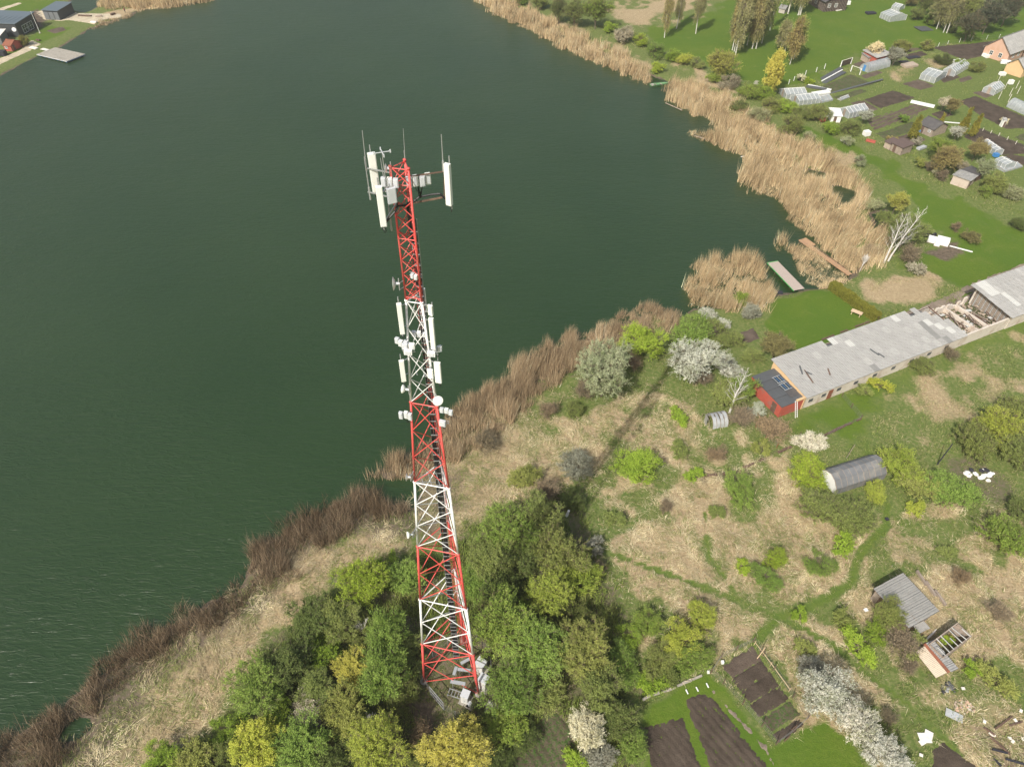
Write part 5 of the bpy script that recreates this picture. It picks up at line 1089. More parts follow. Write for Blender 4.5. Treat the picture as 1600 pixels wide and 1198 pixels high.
# person on the spit
def person(c, rz):
    p = g2(*c); t = thing('person', 'person in a dark red top standing at the tip of the sandy spit', 'person', (p[0], p[1], H1(*p) + .02), rz)
    J = {'pel': (0, 0, .95, .15), 'che': (0, .02, 1.35, .17), 'nek': (0, .02, 1.52, .06), 'hed': (0, .03, 1.68, .10), 'top': (0, .02, 1.76, .07)}
    for s_, n_ in ((-1, 'l'), (1, 'r')):
        J.update({'hip' + n_: (.1 * s_, 0, .88, .1), 'kne' + n_: (.12 * s_, .03 * s_, .5, .065), 'ank' + n_: (.13 * s_, 0, .1, .045), 'toe' + n_: (.14 * s_, .14, .04, .04), 'sho' + n_: (.2 * s_, .02, 1.43, .065), 'elb' + n_: (.26 * s_, .06, 1.15, .045), 'wri' + n_: (.2 * s_, .25, 1.02, .03), 'han' + n_: (.18 * s_, .33, 1.03, .035)})
    E = [('pel', 'che'), ('che', 'nek'), ('nek', 'hed'), ('hed', 'top')] + [(a + n_, b_ + n_) for n_ in 'lr' for a, b_ in (('hip', 'kne'), ('kne', 'ank'), ('ank', 'toe'), ('sho', 'elb'), ('elb', 'wri'), ('wri', 'han'))] + [('pel', 'hipl'), ('pel', 'hipr'), ('che', 'shol'), ('che', 'shor')]
    K = list(J); me = bpy.data.meshes.new('body'); me.from_pydata([J[k][:3] for k in K], [(K.index(a), K.index(b_)) for a, b_ in E], []); o = link('body', me, t)
    md = o.modifiers.new('skin', 'SKIN'); me.skin_vertices[0] if me.skin_vertices else None
    if not me.skin_vertices:
        bpy.context.view_layer.objects.active = o; bpy.ops.object.modifier_remove(modifier='skin'); bpy.ops.object.modifier_add(type='SKIN')
    for i, k in enumerate(K): me.skin_vertices[0].data[i].radius = (J[k][3], J[k][3]); me.skin_vertices[0].data[i].use_root = (k == 'pel')
    sb_ = o.modifiers.new('sub', 'SUBSURF'); sb_.levels = 1; sb_.render_levels = 1; me.materials.append(M['darkcloth'])
    b = MB(); b.tube((0, .01, .95), (0, .02, 1.46), .2, .19, 12).build('jacket', M['redcloth'], t, True)
    MB().ball((0, .03, 1.68), .115, 12, 8).build('head', M['skin'], t, True); MB().ball((0, .01, 1.72), .12, 12, 8, (1, 1, .8)).build('hair', M['darkwood'], t, True)
person((196, 20.5), -.5)

# ------------------------------------------------------------------ vegetation
def rand_dir(n, up=.0):
    v = rng.normal(size=(n, 3)); v[:, 2] += up; return v / np.linalg.norm(v, axis=1)[:, None]
def tri_leaves(P, D, ln, wd, jit=.35, N=None):
    """one triangle per leaf, pointing along D"""
    n = len(P); D = D + rng.normal(size=(n, 3)) * jit; D /= np.linalg.norm(D, axis=1)[:, None] + 1e-9
    U = np.cross(D, rand_dir(n) if N is None else N + rand_dir(n) * .55); U /= np.linalg.norm(U, axis=1)[:, None] + 1e-9
    l_ = (ln * rng.uniform(.6, 1.3, n))[:, None]; w_ = (wd * rng.uniform(.6, 1.3, n))[:, None]
    return np.stack([P - U * w_ / 2, P + U * w_ / 2, P + D * l_], 1).reshape(-1, 3)
def crown_mesh(name, shape='round', nsh=900, per=9, leaf=.055, shoot=.26, lobes=14, bare=0.0, seed=1):
    """crown of radius 1: leafy shoots growing out of lobes, with twigs"""
    global rng
    rng = np.random.default_rng(seed)
    if shape == 'round':
        c = rand_dir(lobes, .35) * rng.uniform(.2, .85, (lobes, 1)); c[:, 2] *= .85; lr = rng.uniform(.18, .40, lobes)
    elif shape == 'ragged':
        a = rng.uniform(0, 6.28, lobes); r = np.sqrt(rng.random(lobes)) * rng.uniform(.75, 1.05); c = np.stack([r * np.cos(a), r * np.sin(a) * rng.uniform(.6, .95), rng.uniform(-.55, .45, lobes) * (1.1 - .6 * r)], 1); lr = rng.uniform(.12, .33, lobes)
    elif shape == 'low':
        c = rand_dir(lobes, .3) * rng.uniform(.2, .8, (lobes, 1)); c[:, 2] = np.abs(c[:, 2]) * .6 - .15; lr = rng.uniform(.22, .4, lobes)
    elif shape == 'column':
        z = np.linspace(-.85, .8, lobes); c = np.stack([rng.normal(0, .3, lobes), rng.normal(0, .3, lobes), z], 1) ; lr = rng.uniform(.42, .62, lobes) * (1 - .4 * np.abs(z)); c[:, :2] *= (1 - .5 * np.abs(z))[:, None]
    elif shape == 'cone':
        z = np.linspace(-.95, .8, lobes); c = np.stack([rng.normal(0, .08, lobes), rng.normal(0, .08, lobes), z], 1); lr = .62 * (1 - (z + 1) / 2.1) + .1
    else:  # birch
        z = rng.uniform(-.75, .9, lobes); k = 1 - .75 * np.clip(z, 0, 1) - .25 * np.clip(-z, 0, 1); a = rng.uniform(0, 6.28, lobes); r = rng.uniform(.15, .62, lobes) * k
        c = np.stack([r * np.cos(a), r * np.sin(a), z], 1); lr = rng.uniform(.24, .42, lobes) * (k * .6 + .35)
    pr = lr ** 2 / (lr ** 2).sum(); K = 5; ncl = nsh // K; nsh = ncl * K
    cli = rng.choice(lobes, ncl, p=pr); dc = rand_dir(ncl, .3 if shape != 'birch' else 0.0)
    sq = np.array([1, 1, .8]) if shape in ('round', 'low', 'ragged') else (np.array([1, 1, .55]) if shape == 'birch' else np.array([1, 1, .6]))
    bc = c[cli] + dc * sq * (lr[cli] * rng.uniform(.55, 1.0, ncl))[:, None]
    g = bc / (np.linalg.norm(bc, axis=1)[:, None] + .25); up = np.array([0, 0, .6 if shape != 'birch' else -.5]); dcl = g * .6 + dc * .5 + up + rng.normal(size=(ncl, 3)) * .3
    ci = np.repeat(np.arange(ncl), K); li = cli[ci]
    base = bc[ci] + rng.normal(size=(nsh, 3)) * shoot * .10
    dr = dcl[ci] + rng.normal(size=(nsh, 3)) * .34; dr /= np.linalg.norm(dr, axis=1)[:, None]
    sl_ = shoot * rng.uniform(.4, 1.3, ncl)[ci] * rng.uniform(.7, 1.2, nsh)
    t = np.tile(np.linspace(.0, 1, per), nsh); ix = np.repeat(np.arange(nsh), per)
    P = base[ix] + dr[ix] * (t * sl_[ix])[:, None] + rng.normal(size=(nsh * per, 3)) * shoot * .07
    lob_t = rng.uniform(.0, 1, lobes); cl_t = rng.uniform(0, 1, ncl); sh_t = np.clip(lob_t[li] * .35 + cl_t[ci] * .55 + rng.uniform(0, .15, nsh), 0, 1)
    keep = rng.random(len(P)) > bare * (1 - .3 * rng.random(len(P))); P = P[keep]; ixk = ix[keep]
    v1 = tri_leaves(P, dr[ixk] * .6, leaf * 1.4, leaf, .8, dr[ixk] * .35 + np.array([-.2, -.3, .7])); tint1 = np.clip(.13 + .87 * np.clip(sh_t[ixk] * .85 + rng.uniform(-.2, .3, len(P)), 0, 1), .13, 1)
    # twigs along every shoot and from lobe centres
    v2 = tri_leaves(base - dr * sl_[:, None] * .3, dr, 1, .015, .05); v2 = v2.reshape(-1, 3, 3); m_ = (v2[:, 0] + v2[:, 1]) / 2; v2[:, 2] = m_ + dr * (sl_ * 1.35)[:, None]
    h = nsh // 3; k = rng.integers(0, nsh, h); org = c[li[k]] * .35 + np.array([0, 0, -.25]); dd = base[k] - org; uu = np.cross(dd, rand_dir(h)); uu /= np.linalg.norm(uu, axis=1)[:, None]
    v3 = np.stack([org - uu * .009, org + uu * .009, base[k]], 1)
    V_ = np.concatenate([v1, v2.reshape(-1, 3), v3.reshape(-1, 3)]); T_ = np.concatenate([np.repeat(tint1, 3), np.zeros(nsh * 3 + h * 3)])
    F_ = np.arange(len(V_)).reshape(-1, 3); return np_mesh(name, V_, F_, LEAF['green'], {'tint': T_})
CM = {'L': [crown_mesh('crown', 'round', 4600, 11, .0225, .20, 48, .15, seed=s) for s in (1, 2, 3, 4)], 'M': [crown_mesh('crown', 'round', 2800, 11, .031, .25, 28, .15, seed=s) for s in (11, 12, 13, 14)],
      'S': [crown_mesh('crown', 'round', 1000, 8, .066, .30, 15, .12, seed=s) for s in (21, 22, 23)], 'W': [crown_mesh('crown', 'low', 3200, 11, .029, .21, 46, .35, seed=s) for s in (31, 32, 33)],
      'column': [crown_mesh('crown', 'column', 1900, 8, .075, .3, 14, seed=41)], 'cone': [crown_mesh('crown', 'cone', 1500, 7, .09, .22, 14, seed=s) for s in (51, 52)],
      'birch': [crown_mesh('crown', 'birch', 1700, 8, .05, .30, 44, .45, seed=s) for s in (61, 62, 63)],
      'R': [crown_mesh('crown', 'ragged', 2500, 11, .029, .25, 32, .2, seed=s) for s in (81, 82, 83, 84)], 'RS': [crown_mesh('crown', 'ragged', 950, 8, .064, .30, 17, .15, seed=s) for s in (91, 92, 93)],
      'B': [crown_mesh('crown', 'round', 1500, 8, .04, .42, 13, .82, seed=s) for s in (71, 72)]}
def limb_mesh(kind, seed, m=None):
    rr = random.Random(seed); b = MB()
    def grow(p, d, l_, r, lev):
        q = p + d * l_; b.tube(p, q, r, r * .7, 5 if lev < 2 else 3, False)
        if lev >= (4 if kind == 'bare' else 3): return
        for i in range(3 if kind == 'bare' else 2 + (lev < 1)):
            a = rr.uniform(0, 6.28); sp = rr.uniform(.35, .75) * (.8 if kind == 'bare' else 1); n = Vector((math.cos(a) * sp, math.sin(a) * sp, rr.uniform(.0, .3))) + d; n.normalize(); grow(p + d * l_ * rr.uniform(.65, 1), n, l_ * rr.uniform(.6, .8), r * .6, lev + 1)
        if kind in ('tree', 'bare'): grow(q, (d + Vector((rr.uniform(-.15, .15), rr.uniform(-.15, .15), .1))).normalized(), l_ * .75, r * .7, lev + 1)
    if kind == 'bush':
        for i in range(6):
            a = i * 1.05 + rr.random(); grow(Vector((math.cos(a) * .1, math.sin(a) * .1, -.05)), Vector((math.cos(a) * .5, math.sin(a) * .5, 1)).normalized(), .42, .035, 1)
    elif kind == 'birch':
        b.tube((0, 0, -.02), (.01, .01, .5), .009, .0065, 8, False).tube((.01, .01, .5), (0, 0, .98), .0065, .002, 6, False)
        for i in range(26):
            z = .35 + .6 * i / 26; a = i * 2.4; l_ = .075 * (1.05 - z) + .015; b.tube((.01, .01, z), (math.cos(a) * l_, math.sin(a) * l_, z + .07), .0035, .001, 3, False)
    else:
        grow(Vector((0, 0, -.03)), Vector((0, 0, 1)), .34 if kind == 'bare' else .4, .05 if kind == 'tree' else .017, 0)
    return b.mesh('trunk', m or M['bark'])
LM = {k: [limb_mesh(k, s) for s in (1, 2, 3)] for k in ('tree', 'bush')}
LM['birch'] = [limb_mesh('birch', 1, M['birchbark'])]; LM['bare'] = [limb_mesh('bare', s, M['birchbark']) for s in (1, 2, 3)]
# colour key -> (leaf material, form); wording for the label
KIND = {'fresh': 'fresh green willow bush', 'green': 'mid green willow', 'olive': 'olive green willow', 'dark': 'dark green dense shrub', 'yellow': 'bright yellow flowering willow', 'lime': 'yellow green willow',
        'golden': 'golden yellow shrub', 'blossom': 'white blossoming shrub', 'grey': 'grey leaved half bare shrub', 'brown': 'brown leafless shrub', 'cream': 'cream blossoming tree', 'conifer': 'dark evergreen tree', 'silver': 'pale silvery green bush', 'russet': 'russet green budding tree', 'thuja': 'golden green cypress', 'birch': 'slim birch'}
NAME = {'conifer': 'evergreen_tree', 'thuja': 'cypress', 'birch': 'birch_tree', 'blossom': 'blossoming_shrub', 'cream': 'blossoming_tree', 'brown': 'bare_shrub', 'yellow': 'flowering_willow'}
cnt = 0
def plant(px_, py_, rpx, key, where, form='bush', hs=1.0, cls=None, group=None):
    global cnt
    cnt += 1; zc = 1.5
    for _ in range(3):
        P = G(px_, py_, zc); dep = float(np.dot(P - CAM, FWD)); Rr = rpx * dep / CF * (1.14 if group == WOODS else 1.08 if py_ > 350 else .95); zc = {'bush': .62, 'tree': 1.15}[form] * Rr * hs + (.5 if form == 'tree' else 0)
    lab = (KIND[key] + ' ' + where) if where else None
    if lab and len(lab.split()) > 16: print('LONG', lab)
    nm = NAME.get(key, 'willow_tree' if form == 'tree' else 'willow_bush' if key in ('fresh', 'green', 'olive', 'lime') else 'shrub')
    z = H1(P[0], P[1]); t = thing(nm, lab, 'tree' if form == 'tree' else 'shrub', (P[0], P[1], z), random.uniform(0, 6.28), group)
    cl = cls or (('RS' if Rr < 1.6 else 'R') if form == 'bush' and rpx < 34 and key != 'thuja' else None) or ('S' if Rr < 1.7 else 'M' if Rr < 3.0 else 'L')
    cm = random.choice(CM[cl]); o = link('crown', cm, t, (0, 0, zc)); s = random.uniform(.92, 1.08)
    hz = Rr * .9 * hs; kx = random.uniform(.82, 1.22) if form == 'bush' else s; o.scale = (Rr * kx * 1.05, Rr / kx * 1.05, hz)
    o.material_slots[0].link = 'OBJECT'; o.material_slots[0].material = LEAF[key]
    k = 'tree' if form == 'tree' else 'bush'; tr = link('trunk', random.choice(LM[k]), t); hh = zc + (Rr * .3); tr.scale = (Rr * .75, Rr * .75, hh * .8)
    return t
def birch(px_, py_, H, Rr, key, label, tilt=0, g=None):
    p = g2(px_, py_); t = thing('birch_tree', label, 'tree', (p[0], p[1], 0), random.uniform(0, 6.28), g)
    tr = link('trunk', LM['birch'][0], t); tr.scale = (H * 1.15, H * 1.15, H)
    if key: o = link('crown', random.choice(CM['birch']), t, (0, 0, H * .58)); o.scale = (Rr * 1.3, Rr * 1.3, H * .44); o.material_slots[0].link = 'OBJECT'; o.material_slots[0].material = LEAF[key]
    return t
T_ = 'tree'; B_ = 'bush'
WOODS = 'trees of the thicket round the mast'
# (x, y, radius in photo pixels, kind, where, form)
TR = [
 (568, 908, 36, 'fresh', 'at the upper left tip of the thicket behind the reeds', T_), (606, 893, 26, 'fresh', 'between the thicket tip and the left mast leg', B_), (632, 905, 26, 'green', 'touching the left mast leg at its lower white section', T_),
 (484, 972, 32, 'dark', 'at the left rim of the thicket beside the straw', T_), (531, 966, 30, 'olive', 'just below the upper left tip of the thicket', T_), (497, 1017, 32, 'fresh', 'bright in the left middle of the thicket', B_), (562, 985, 28, 'dark', 'in a hollow left of the mast foot', B_),
 (403, 1072, 40, 'green', 'at the far left bulge of the thicket', T_), (446, 1036, 36, 'dark', 'inside the left bulge of the thicket', T_), (548, 1046, 27, 'yellow', 'glowing in the left half of the thicket', T_), (497, 1076, 28, 'olive', 'left of the glowing yellow willow', T_),
 (437, 1108, 30, 'fresh', 'below the left bulge of the thicket', B_), (480, 1120, 34, 'grey', 'below the olive willow left of the yellow one', B_), (401, 1170, 36, 'lime', 'at the bottom left of the thicket', T_), (467, 1162, 38, 'green', 'right of the yellow green one at bottom left', T_),
 (533, 1106, 34, 'olive', 'directly below the glowing yellow willow', T_), (605, 985, 32, 'green', 'left of the mast between leg and hollow', T_), (600, 1050, 38, 'green', 'left of the mast foot outside the fence', T_), (632, 1005, 24, 'olive', 'tucked against the left mast leg near the ground', B_),
 (590, 1162, 44, 'lime', 'big at the bottom edge left of the dark lane', T_), (560, 1135, 26, 'green', 'above the big yellow green one at the bottom edge', B_), (625, 1085, 28, 'dark', 'in the shade left of the gate', B_), (648, 1040, 18, 'olive', 'small beside the left mast foot', B_),
 (715, 1172, 46, 'yellow', 'largest and brightest at the bottom edge below the mast', T_), (355, 1140, 26, 'fresh', 'small at the straw edge, lower left of the thicket', B_), (250, 1195, 30, 'fresh', 'lowest left at the bottom edge', B_), (305, 1185, 34, 'olive', 'second from left at the bottom edge', B_), (350, 1195, 30, 'dark', 'third from left at the bottom edge', B_), (523, 1190, 34, 'dark', 'at the bottom edge between two brighter willows', B_), (440, 1200, 30, 'green', 'at the bottom edge below the pale green one', B_), (655, 1150, 20, 'brown', 'in the dark lane below the gate', B_), (640, 1190, 26, 'dark', 'left of the brightest yellow willow at the bottom edge', B_), (780, 1190, 24, 'dark', 'right of the brightest yellow willow at the bottom edge', B_),
 (795, 826, 42, 'green', 'at the top of the thicket right of the mast', T_), (840, 812, 38, 'olive', 'at the top right of the thicket', T_), (765, 868, 34, 'olive', 'right of the mast at its lower red section', T_), (815, 868, 34, 'dark', 'in the middle of the upper right thicket', T_), (870, 862, 40, 'olive', 'at the right rim of the upper thicket', T_), (905, 905, 34, 'lime', 'at the right rim among yellowish twigs', B_), (745, 905, 30, 'green', 'close right of the mast under the third red section', B_),
 (788, 920, 34, 'dark', 'in the hollow right of the mast', B_), (858, 925, 36, 'lime', 'bright in the right middle of the thicket', T_), (785, 975, 46, 'green', 'broad crown right of the mast foot', T_), (842, 1015, 46, 'green', 'broad crown farther right of the mast foot', T_), (888, 965, 30, 'dark', 'behind the right broad crown', B_), (825, 960, 26, 'fresh', 'between the two broad crowns right of the mast', B_),
 (912, 1018, 42, 'olive', 'tall at the right side of the thicket', T_), (935, 1075, 34, 'olive', 'grey at the right bottom of the thicket', T_), (800, 1075, 40, 'green', 'below the broad crowns right of the cabinets', T_), (850, 1082, 34, 'olive', 'left of the small dirt field', B_), (790, 1130, 36, 'green', 'right of the brightest yellow willow', B_), (745, 1122, 22, 'dark', 'just outside the near fence corner', B_), (820, 1150, 22, 'dark', 'at the left edge of the small dirt field', B_),
 (921, 1140, 28, 'cream', 'at the lower right of the thicket beside the dirt field', T_), (935, 1180, 24, 'grey', 'right below the cream blossoming tree', B_), (958, 1122, 34, 'dark', 'beside the green garden corner', B_), (985, 1165, 26, 'green', 'left of the dark soil bed', B_), (975, 1040, 26, 'green', 'at the right foot of the thicket', B_), (900, 1190, 18, 'fresh', 'at the bottom edge below the cream tree', B_), (880, 1000, 22, 'dark', 'in the gap of the right thicket', B_), (985, 990, 20, 'fresh', 'small in the strip right of the thicket', B_),
 (995, 729, 33, 'fresh', 'round and alone in the dry grass right of the mast', B_), (900, 726, 25, 'grey', 'left of the round lone bush', B_), (822, 745, 24, 'olive', 'small in the straw right of the mast', B_), (893, 778, 22, 'dark', 'just above the thicket right of the mast', B_), (855, 770, 22, 'brown', 'left of the white marker post', B_),
 (945, 577, 44, 'silver', 'largest bush on the near shore', T_), (1003, 533, 32, 'fresh', 'low behind the largest shore bush', B_), (1082, 518, 36, 'green', 'long low hedge like at the shore garden', B_), (1115, 520, 26, 'olive', 'right end of the low shore hedge', B_), (1087, 563, 36, 'blossom', 'large and grey white right of the shadow of the mast', T_), (1138, 573, 22, 'blossom', 'bright white beside the larger grey white one', B_), (1107, 491, 14, 'blossom', 'small, left of two by the shore garden', B_), (1131, 505, 10, 'blossom', 'smallest and brightest in the shore garden', B_), (1176, 487, 16, 'grey', 'at the lawn corner by the dark mat', B_), (1160, 465, 13, 'fresh', 'low among reeds near the pale dock', B_),
 (1150, 530, 16, 'olive', 'between the small garden bed and the white blossom', B_), (1215, 538, 24, 'russet', 'behind the barn on the lawn side', T_), (1178, 556, 16, 'olive', 'left above the red annex', B_), (1140, 615, 30, 'olive', 'around the bare white birch', B_), (1163, 603, 20, 'green', 'between bare birch and red annex', T_), (1180, 642, 14, 'blossom', 'small white beside the red annex door', B_), (1205, 672, 24, 'brown', 'low in front of the red annex', B_), (1160, 655, 20, 'brown', 'behind the torn film tunnel', B_), (910, 610, 18, 'brown', 'at the foot of the largest shore bush', B_), (990, 568, 15, 'brown', 'under the low green bush near the shore', B_), (1100, 590, 16, 'brown', 'right at the mast shadow end', B_),
 (1085, 742, 14, 'fresh', 'tiny at the left end of the rusty wall', B_), (1156, 765, 28, 'green', 'below the rusty wall in the straw', B_), (1265, 690, 20, 'blossom', 'pale at the junction of the rusty walls', B_), (1263, 738, 30, 'fresh', 'left of the dark tunnel shed', B_), (1292, 795, 38, 'olive', 'spreading below the dark tunnel shed, left part', B_), (1335, 808, 36, 'olive', 'spreading below the dark tunnel shed, right part', B_), (1318, 845, 18, 'fresh', 'hanging below the wide olive scrub', B_), (1368, 765, 20, 'lime', 'at the right end of the tunnel shed', B_), (1407, 728, 32, 'lime', 'right behind the dark tunnel shed', B_), (1440, 755, 34, 'olive', 'between tunnel shed and rubbish heap, left', B_), (1485, 765, 40, 'green', 'between tunnel shed and rubbish heap, right', B_), (1430, 795, 14, 'lime', 'small tip under the wide green scrub', B_),
 (1525, 690, 34, 'olive', 'above the rubbish heap', B_), (1560, 668, 34, 'lime', 'right of the grassy path above the rubbish heap', B_), (1595, 640, 30, 'olive', 'at the right edge above the path bend', B_), (1590, 705, 34, 'olive', 'at the right edge level with the rubbish heap', B_), (1575, 838, 38, 'green', 'large at the right edge below the rubbish heap', B_), (1605, 800, 26, 'dark', 'cut by the right edge below the rubbish heap', B_), (1210, 872, 20, 'fresh', 'narrow in the straw between two paths', B_), (1195, 900, 20, 'green', 'lower left of the narrow fresh bush', B_), (1283, 880, 22, 'green', 'round between the paths at right', B_), (1163, 885, 11, 'fresh', 'tiny left of the narrow fresh bush', B_),
 (1390, 955, 24, 'olive', 'leaning over the lone corrugated shed', T_), (1375, 985, 22, 'fresh', 'low left of the lone corrugated shed', B_), (1405, 1000, 26, 'brown', 'in front of the lone corrugated shed', B_), (1428, 1010, 20, 'olive', 'between the lone shed and the lean-to', B_), (1345, 1010, 20, 'fresh', 'low between path and brown scrub', B_), (1480, 1000, 10, 'fresh', 'growing inside the roofless shed', B_),
 (1062, 1000, 30, 'lime', 'top of the scrub above the green garden', B_), (1095, 965, 26, 'lime', 'small at the path above the scrub', B_), (1032, 1032, 28, 'olive', 'left of the scrub above the green garden', B_), (1080, 1030, 27, 'green', 'right of the scrub above the green garden', B_), (1010, 975, 24, 'green', 'between thicket and scrub', B_), (1020, 1065, 20, 'fresh', 'low at the edging stones', B_), (930, 852, 14, 'grey', 'whitish at the right rim of the thicket', B_), (935, 890, 12, 'brown', 'small at the straw rim right of the thicket', B_), (1040, 1060, 20, 'dark', 'next to the edging stones', B_),
 (1295, 1078, 39, 'blossom', 'largest at bottom right beside the garden beds', T_), (1270, 1050, 24, 'grey', 'upper left of the largest blossoming one', B_), (1345, 1130, 32, 'blossom', 'second in the row at bottom right', T_), (1368, 1165, 28, 'blossom', 'third in the row at bottom right', T_), (1400, 1192, 26, 'blossom', 'last in the row, cut by the bottom edge', T_), (1325, 1110, 16, 'dark', 'in the gap of the blossoming row', B_), (1420, 1040, 14, 'brown', 'beside the lean-to', B_), (1390, 1120, 14, 'brown', 'right of the blossoming row', B_),
 # far bank, top centre and right
 (874, 14, 17, 'dark', 'first on the far bank from the left', T_), (898, 18, 20, 'olive', 'second on the far bank from the left', T_), (932, 16, 24, 'green', 'biggest on the far bank, round', T_), (845, 4, 16, 'olive', 'at the top edge on the far bank', B_), (815, -2, 14, 'green', 'at the left end of the far bank shrubs', B_), (953, 42, 13, 'fresh', 'low right of the big round bank tree', B_), (975, 55, 18, 'grey', 'right of the low fresh bank bush', B_), (1001, 62, 14, 'fresh', 'in the bank row above the reeds', B_), (1025, 80, 18, 'green', 'above the rowing boat', B_), (1028, 105, 13, 'fresh', 'at the water beside the rowing boat', B_), (1051, 87, 15, 'fresh', 'right in the bank row', B_), (1070, 92, 14, 'lime', 'last in the bank row before the lawn', B_), (1088, 98, 13, 'olive', 'small left of the golden shrub', B_),
 (1128, 98, 25, 'golden', 'round on the bank left of the birch grove', T_), (1140, 128, 18, 'grey', 'under the round golden shrub', B_), (1120, 122, 14, 'green', 'lower left of the golden shrub', B_), (1170, 142, 18, 'green', 'between golden shrub and columnar tree', B_), (1193, 145, 17, 'fresh', 'left foot of the columnar yellow tree', B_), (1205, 165, 18, 'olive', 'on the slope below the columnar tree', B_), (1225, 166, 17, 'fresh', 'in front of the grey panelled greenhouses', B_), (1185, 180, 18, 'silver', 'low on the reed bank', B_), (1235, 195, 24, 'olive', 'large at the reed bank corner', B_), (1250, 178, 15, 'dark', 'below the grey panelled greenhouses', B_), (1275, 176, 20, 'olive', 'in front of the striped cold frame', B_), (1300, 200, 15, 'fresh', 'at the white plastic shed', B_), (1330, 200, 18, 'olive', 'below the blue grey greenhouse', B_), (1155, 165, 13, 'olive', 'low at the top of the reeds', B_), (1262, 215, 14, 'silver', 'at the start of the grassy track', B_), (1290, 235, 13, 'olive', 'small between track and reeds', B_),
 (1252, 122, 9, 'cream', 'small beside the white lawn posts', B_), (1265, 127, 8, 'fresh', 'small right of the cream one by the lawn posts', B_), (1352, 180, 11, 'blossom', 'over the blue grey greenhouse', T_), (1182, 130, 5, 'blossom', 'tiny white on the lawn edge', B_), (1368, 76, 14, 'cream', 'behind the red walled shed', T_), (1400, 86, 14, 'grey', 'right of the red walled shed', T_), (1410, 72, 15, 'olive', 'at the lawn edge behind the red shed', B_), (1449, 70, 12, 'olive', 'at the left tip of the ploughed field', B_), (1475, 92, 14, 'dark', 'low at the field edge', B_), (1500, 100, 12, 'fresh', 'beside the white film greenhouse', B_), (1528, 104, 13, 'olive', 'left of the ochre house', B_), (1476, 160, 11, 'blossom', 'in the lane above the cypresses', T_), (1490, 165, 13, 'russet', 'right of the lane blossom', T_), (1413, 185, 9, 'green', 'round between plots left of the cypress', B_), (1497, 206, 12, 'blossom', 'beside the edged dark plot', T_), (1570, 190, 7, 'cream', 'over the narrow outhouse', B_), (1394, 218, 9, 'russet', 'small behind the flat brown shed', B_),
 (1432, 222, 10, 'grey', 'between dark roofed sheds', B_), (1470, 228, 18, 'green', 'behind the orchard tree', T_), (1480, 248, 24, 'russet', 'broad orchard crown above the pale plastered shed', T_), (1500, 258, 13, 'grey', 'right of the orchard crown', B_), (1462, 243, 12, 'dark', 'left of the orchard crown', B_), (1528, 232, 17, 'russet', 'left of the flat blue grey greenhouse', T_), (1540, 262, 17, 'silver', 'left of the wooden cold frame', T_), (1463, 268, 7, 'cream', 'small in the hedge left of the pale plastered shed', B_), (1555, 285, 24, 'olive', 'at the right of the pale plastered shed', B_), (1580, 300, 18, 'silver', 'lower right of the allotments', B_), (1540, 300, 13, 'green', 'in front of the black roofed shed', B_), (1470, 275, 12, 'brown', 'in the hedge along the track', B_), (1440, 255, 11, 'olive', 'hedge piece at the flat brown shed', B_), (1452, 262, 10, 'brown', 'next hedge piece along the track', B_),
 (1403, 313, 19, 'golden', 'alone where the reed bank meets the meadow', T_), (1385, 340, 18, 'olive', 'below the lone golden shrub', B_), (1365, 318, 16, 'silver', 'left of the lone golden shrub', B_), (1418, 360, 27, 'olive', 'dense behind the twin white birch', T_), (1425, 400, 18, 'brown', 'right foot of the twin white birch', B_), (1433, 418, 12, 'grey', 'low right of the twin white birch', B_), (1362, 392, 14, 'brown', 'left of the twin white birch', B_), (1517, 370, 13, 'russet', 'small at the white board on the meadow', B_), (1492, 355, 9, 'brown', 'thin behind the pallets', B_), (1594, 350, 15, 'dark', 'at the right edge beside the grassy track', B_), (1345, 250, 12, 'silver', 'at the pool behind the reeds', B_), (1325, 220, 11, 'silver', 'small by the white tank track side', B_),
 (1434, 22, 14, 'olive', 'low at the far lawn corner', B_), (1455, 30, 13, 'green', 'left of the leaning far birches', B_), (1448, 5, 16, 'dark', 'at the top edge right of the far greenhouse', T_), (1480, 12, 26, 'birch', 'behind the leaning far birches', T_), (1515, 12, 24, 'olive', 'at the top edge behind the evergreens', T_), (1518, 38, 22, 'conifer', 'left one of three by the field', T_), (1548, 24, 24, 'conifer', 'middle one of three by the field', T_), (1578, 12, 24, 'conifer', 'right one of three by the field', T_), (1488, 45, 10, 'dark', 'low left of the evergreens', B_), (1535, 0, 18, 'silver', 'at the top edge between evergreens', T_), (1425, 2, 12, 'russet', 'topmost right of the timber house', B_),
 (37, 64, 11, 'thuja', 'round beside the red cabin', B_),
 (1410, 512, 8, 'brown', 'beside the track end', B_),
 (760, 690, 20, 'brown', 'in the straw right of the mast, nearest the reeds', B_), (855, 640, 16, 'brown', 'between the pale shore bush and the grey one', B_), (895, 640, 16, 'olive', 'low at the shore end of the dry meadow', B_), (1060, 700, 14, 'olive', 'small right of the round lone bush', B_), (1120, 710, 16, 'brown', 'above the rusty wall', B_),
 (1190, 700, 14, 'olive', 'small on the dry side of the rusty wall', B_), (1060, 650, 15, 'fresh', 'low left of the torn film tunnel', B_), (1120, 800, 13, 'olive', 'alone in the middle of the straw', B_), (1040, 790, 12, 'brown', 'low in the straw above the left path', B_), (960, 810, 14, 'olive', 'at the left end of the left path', B_),
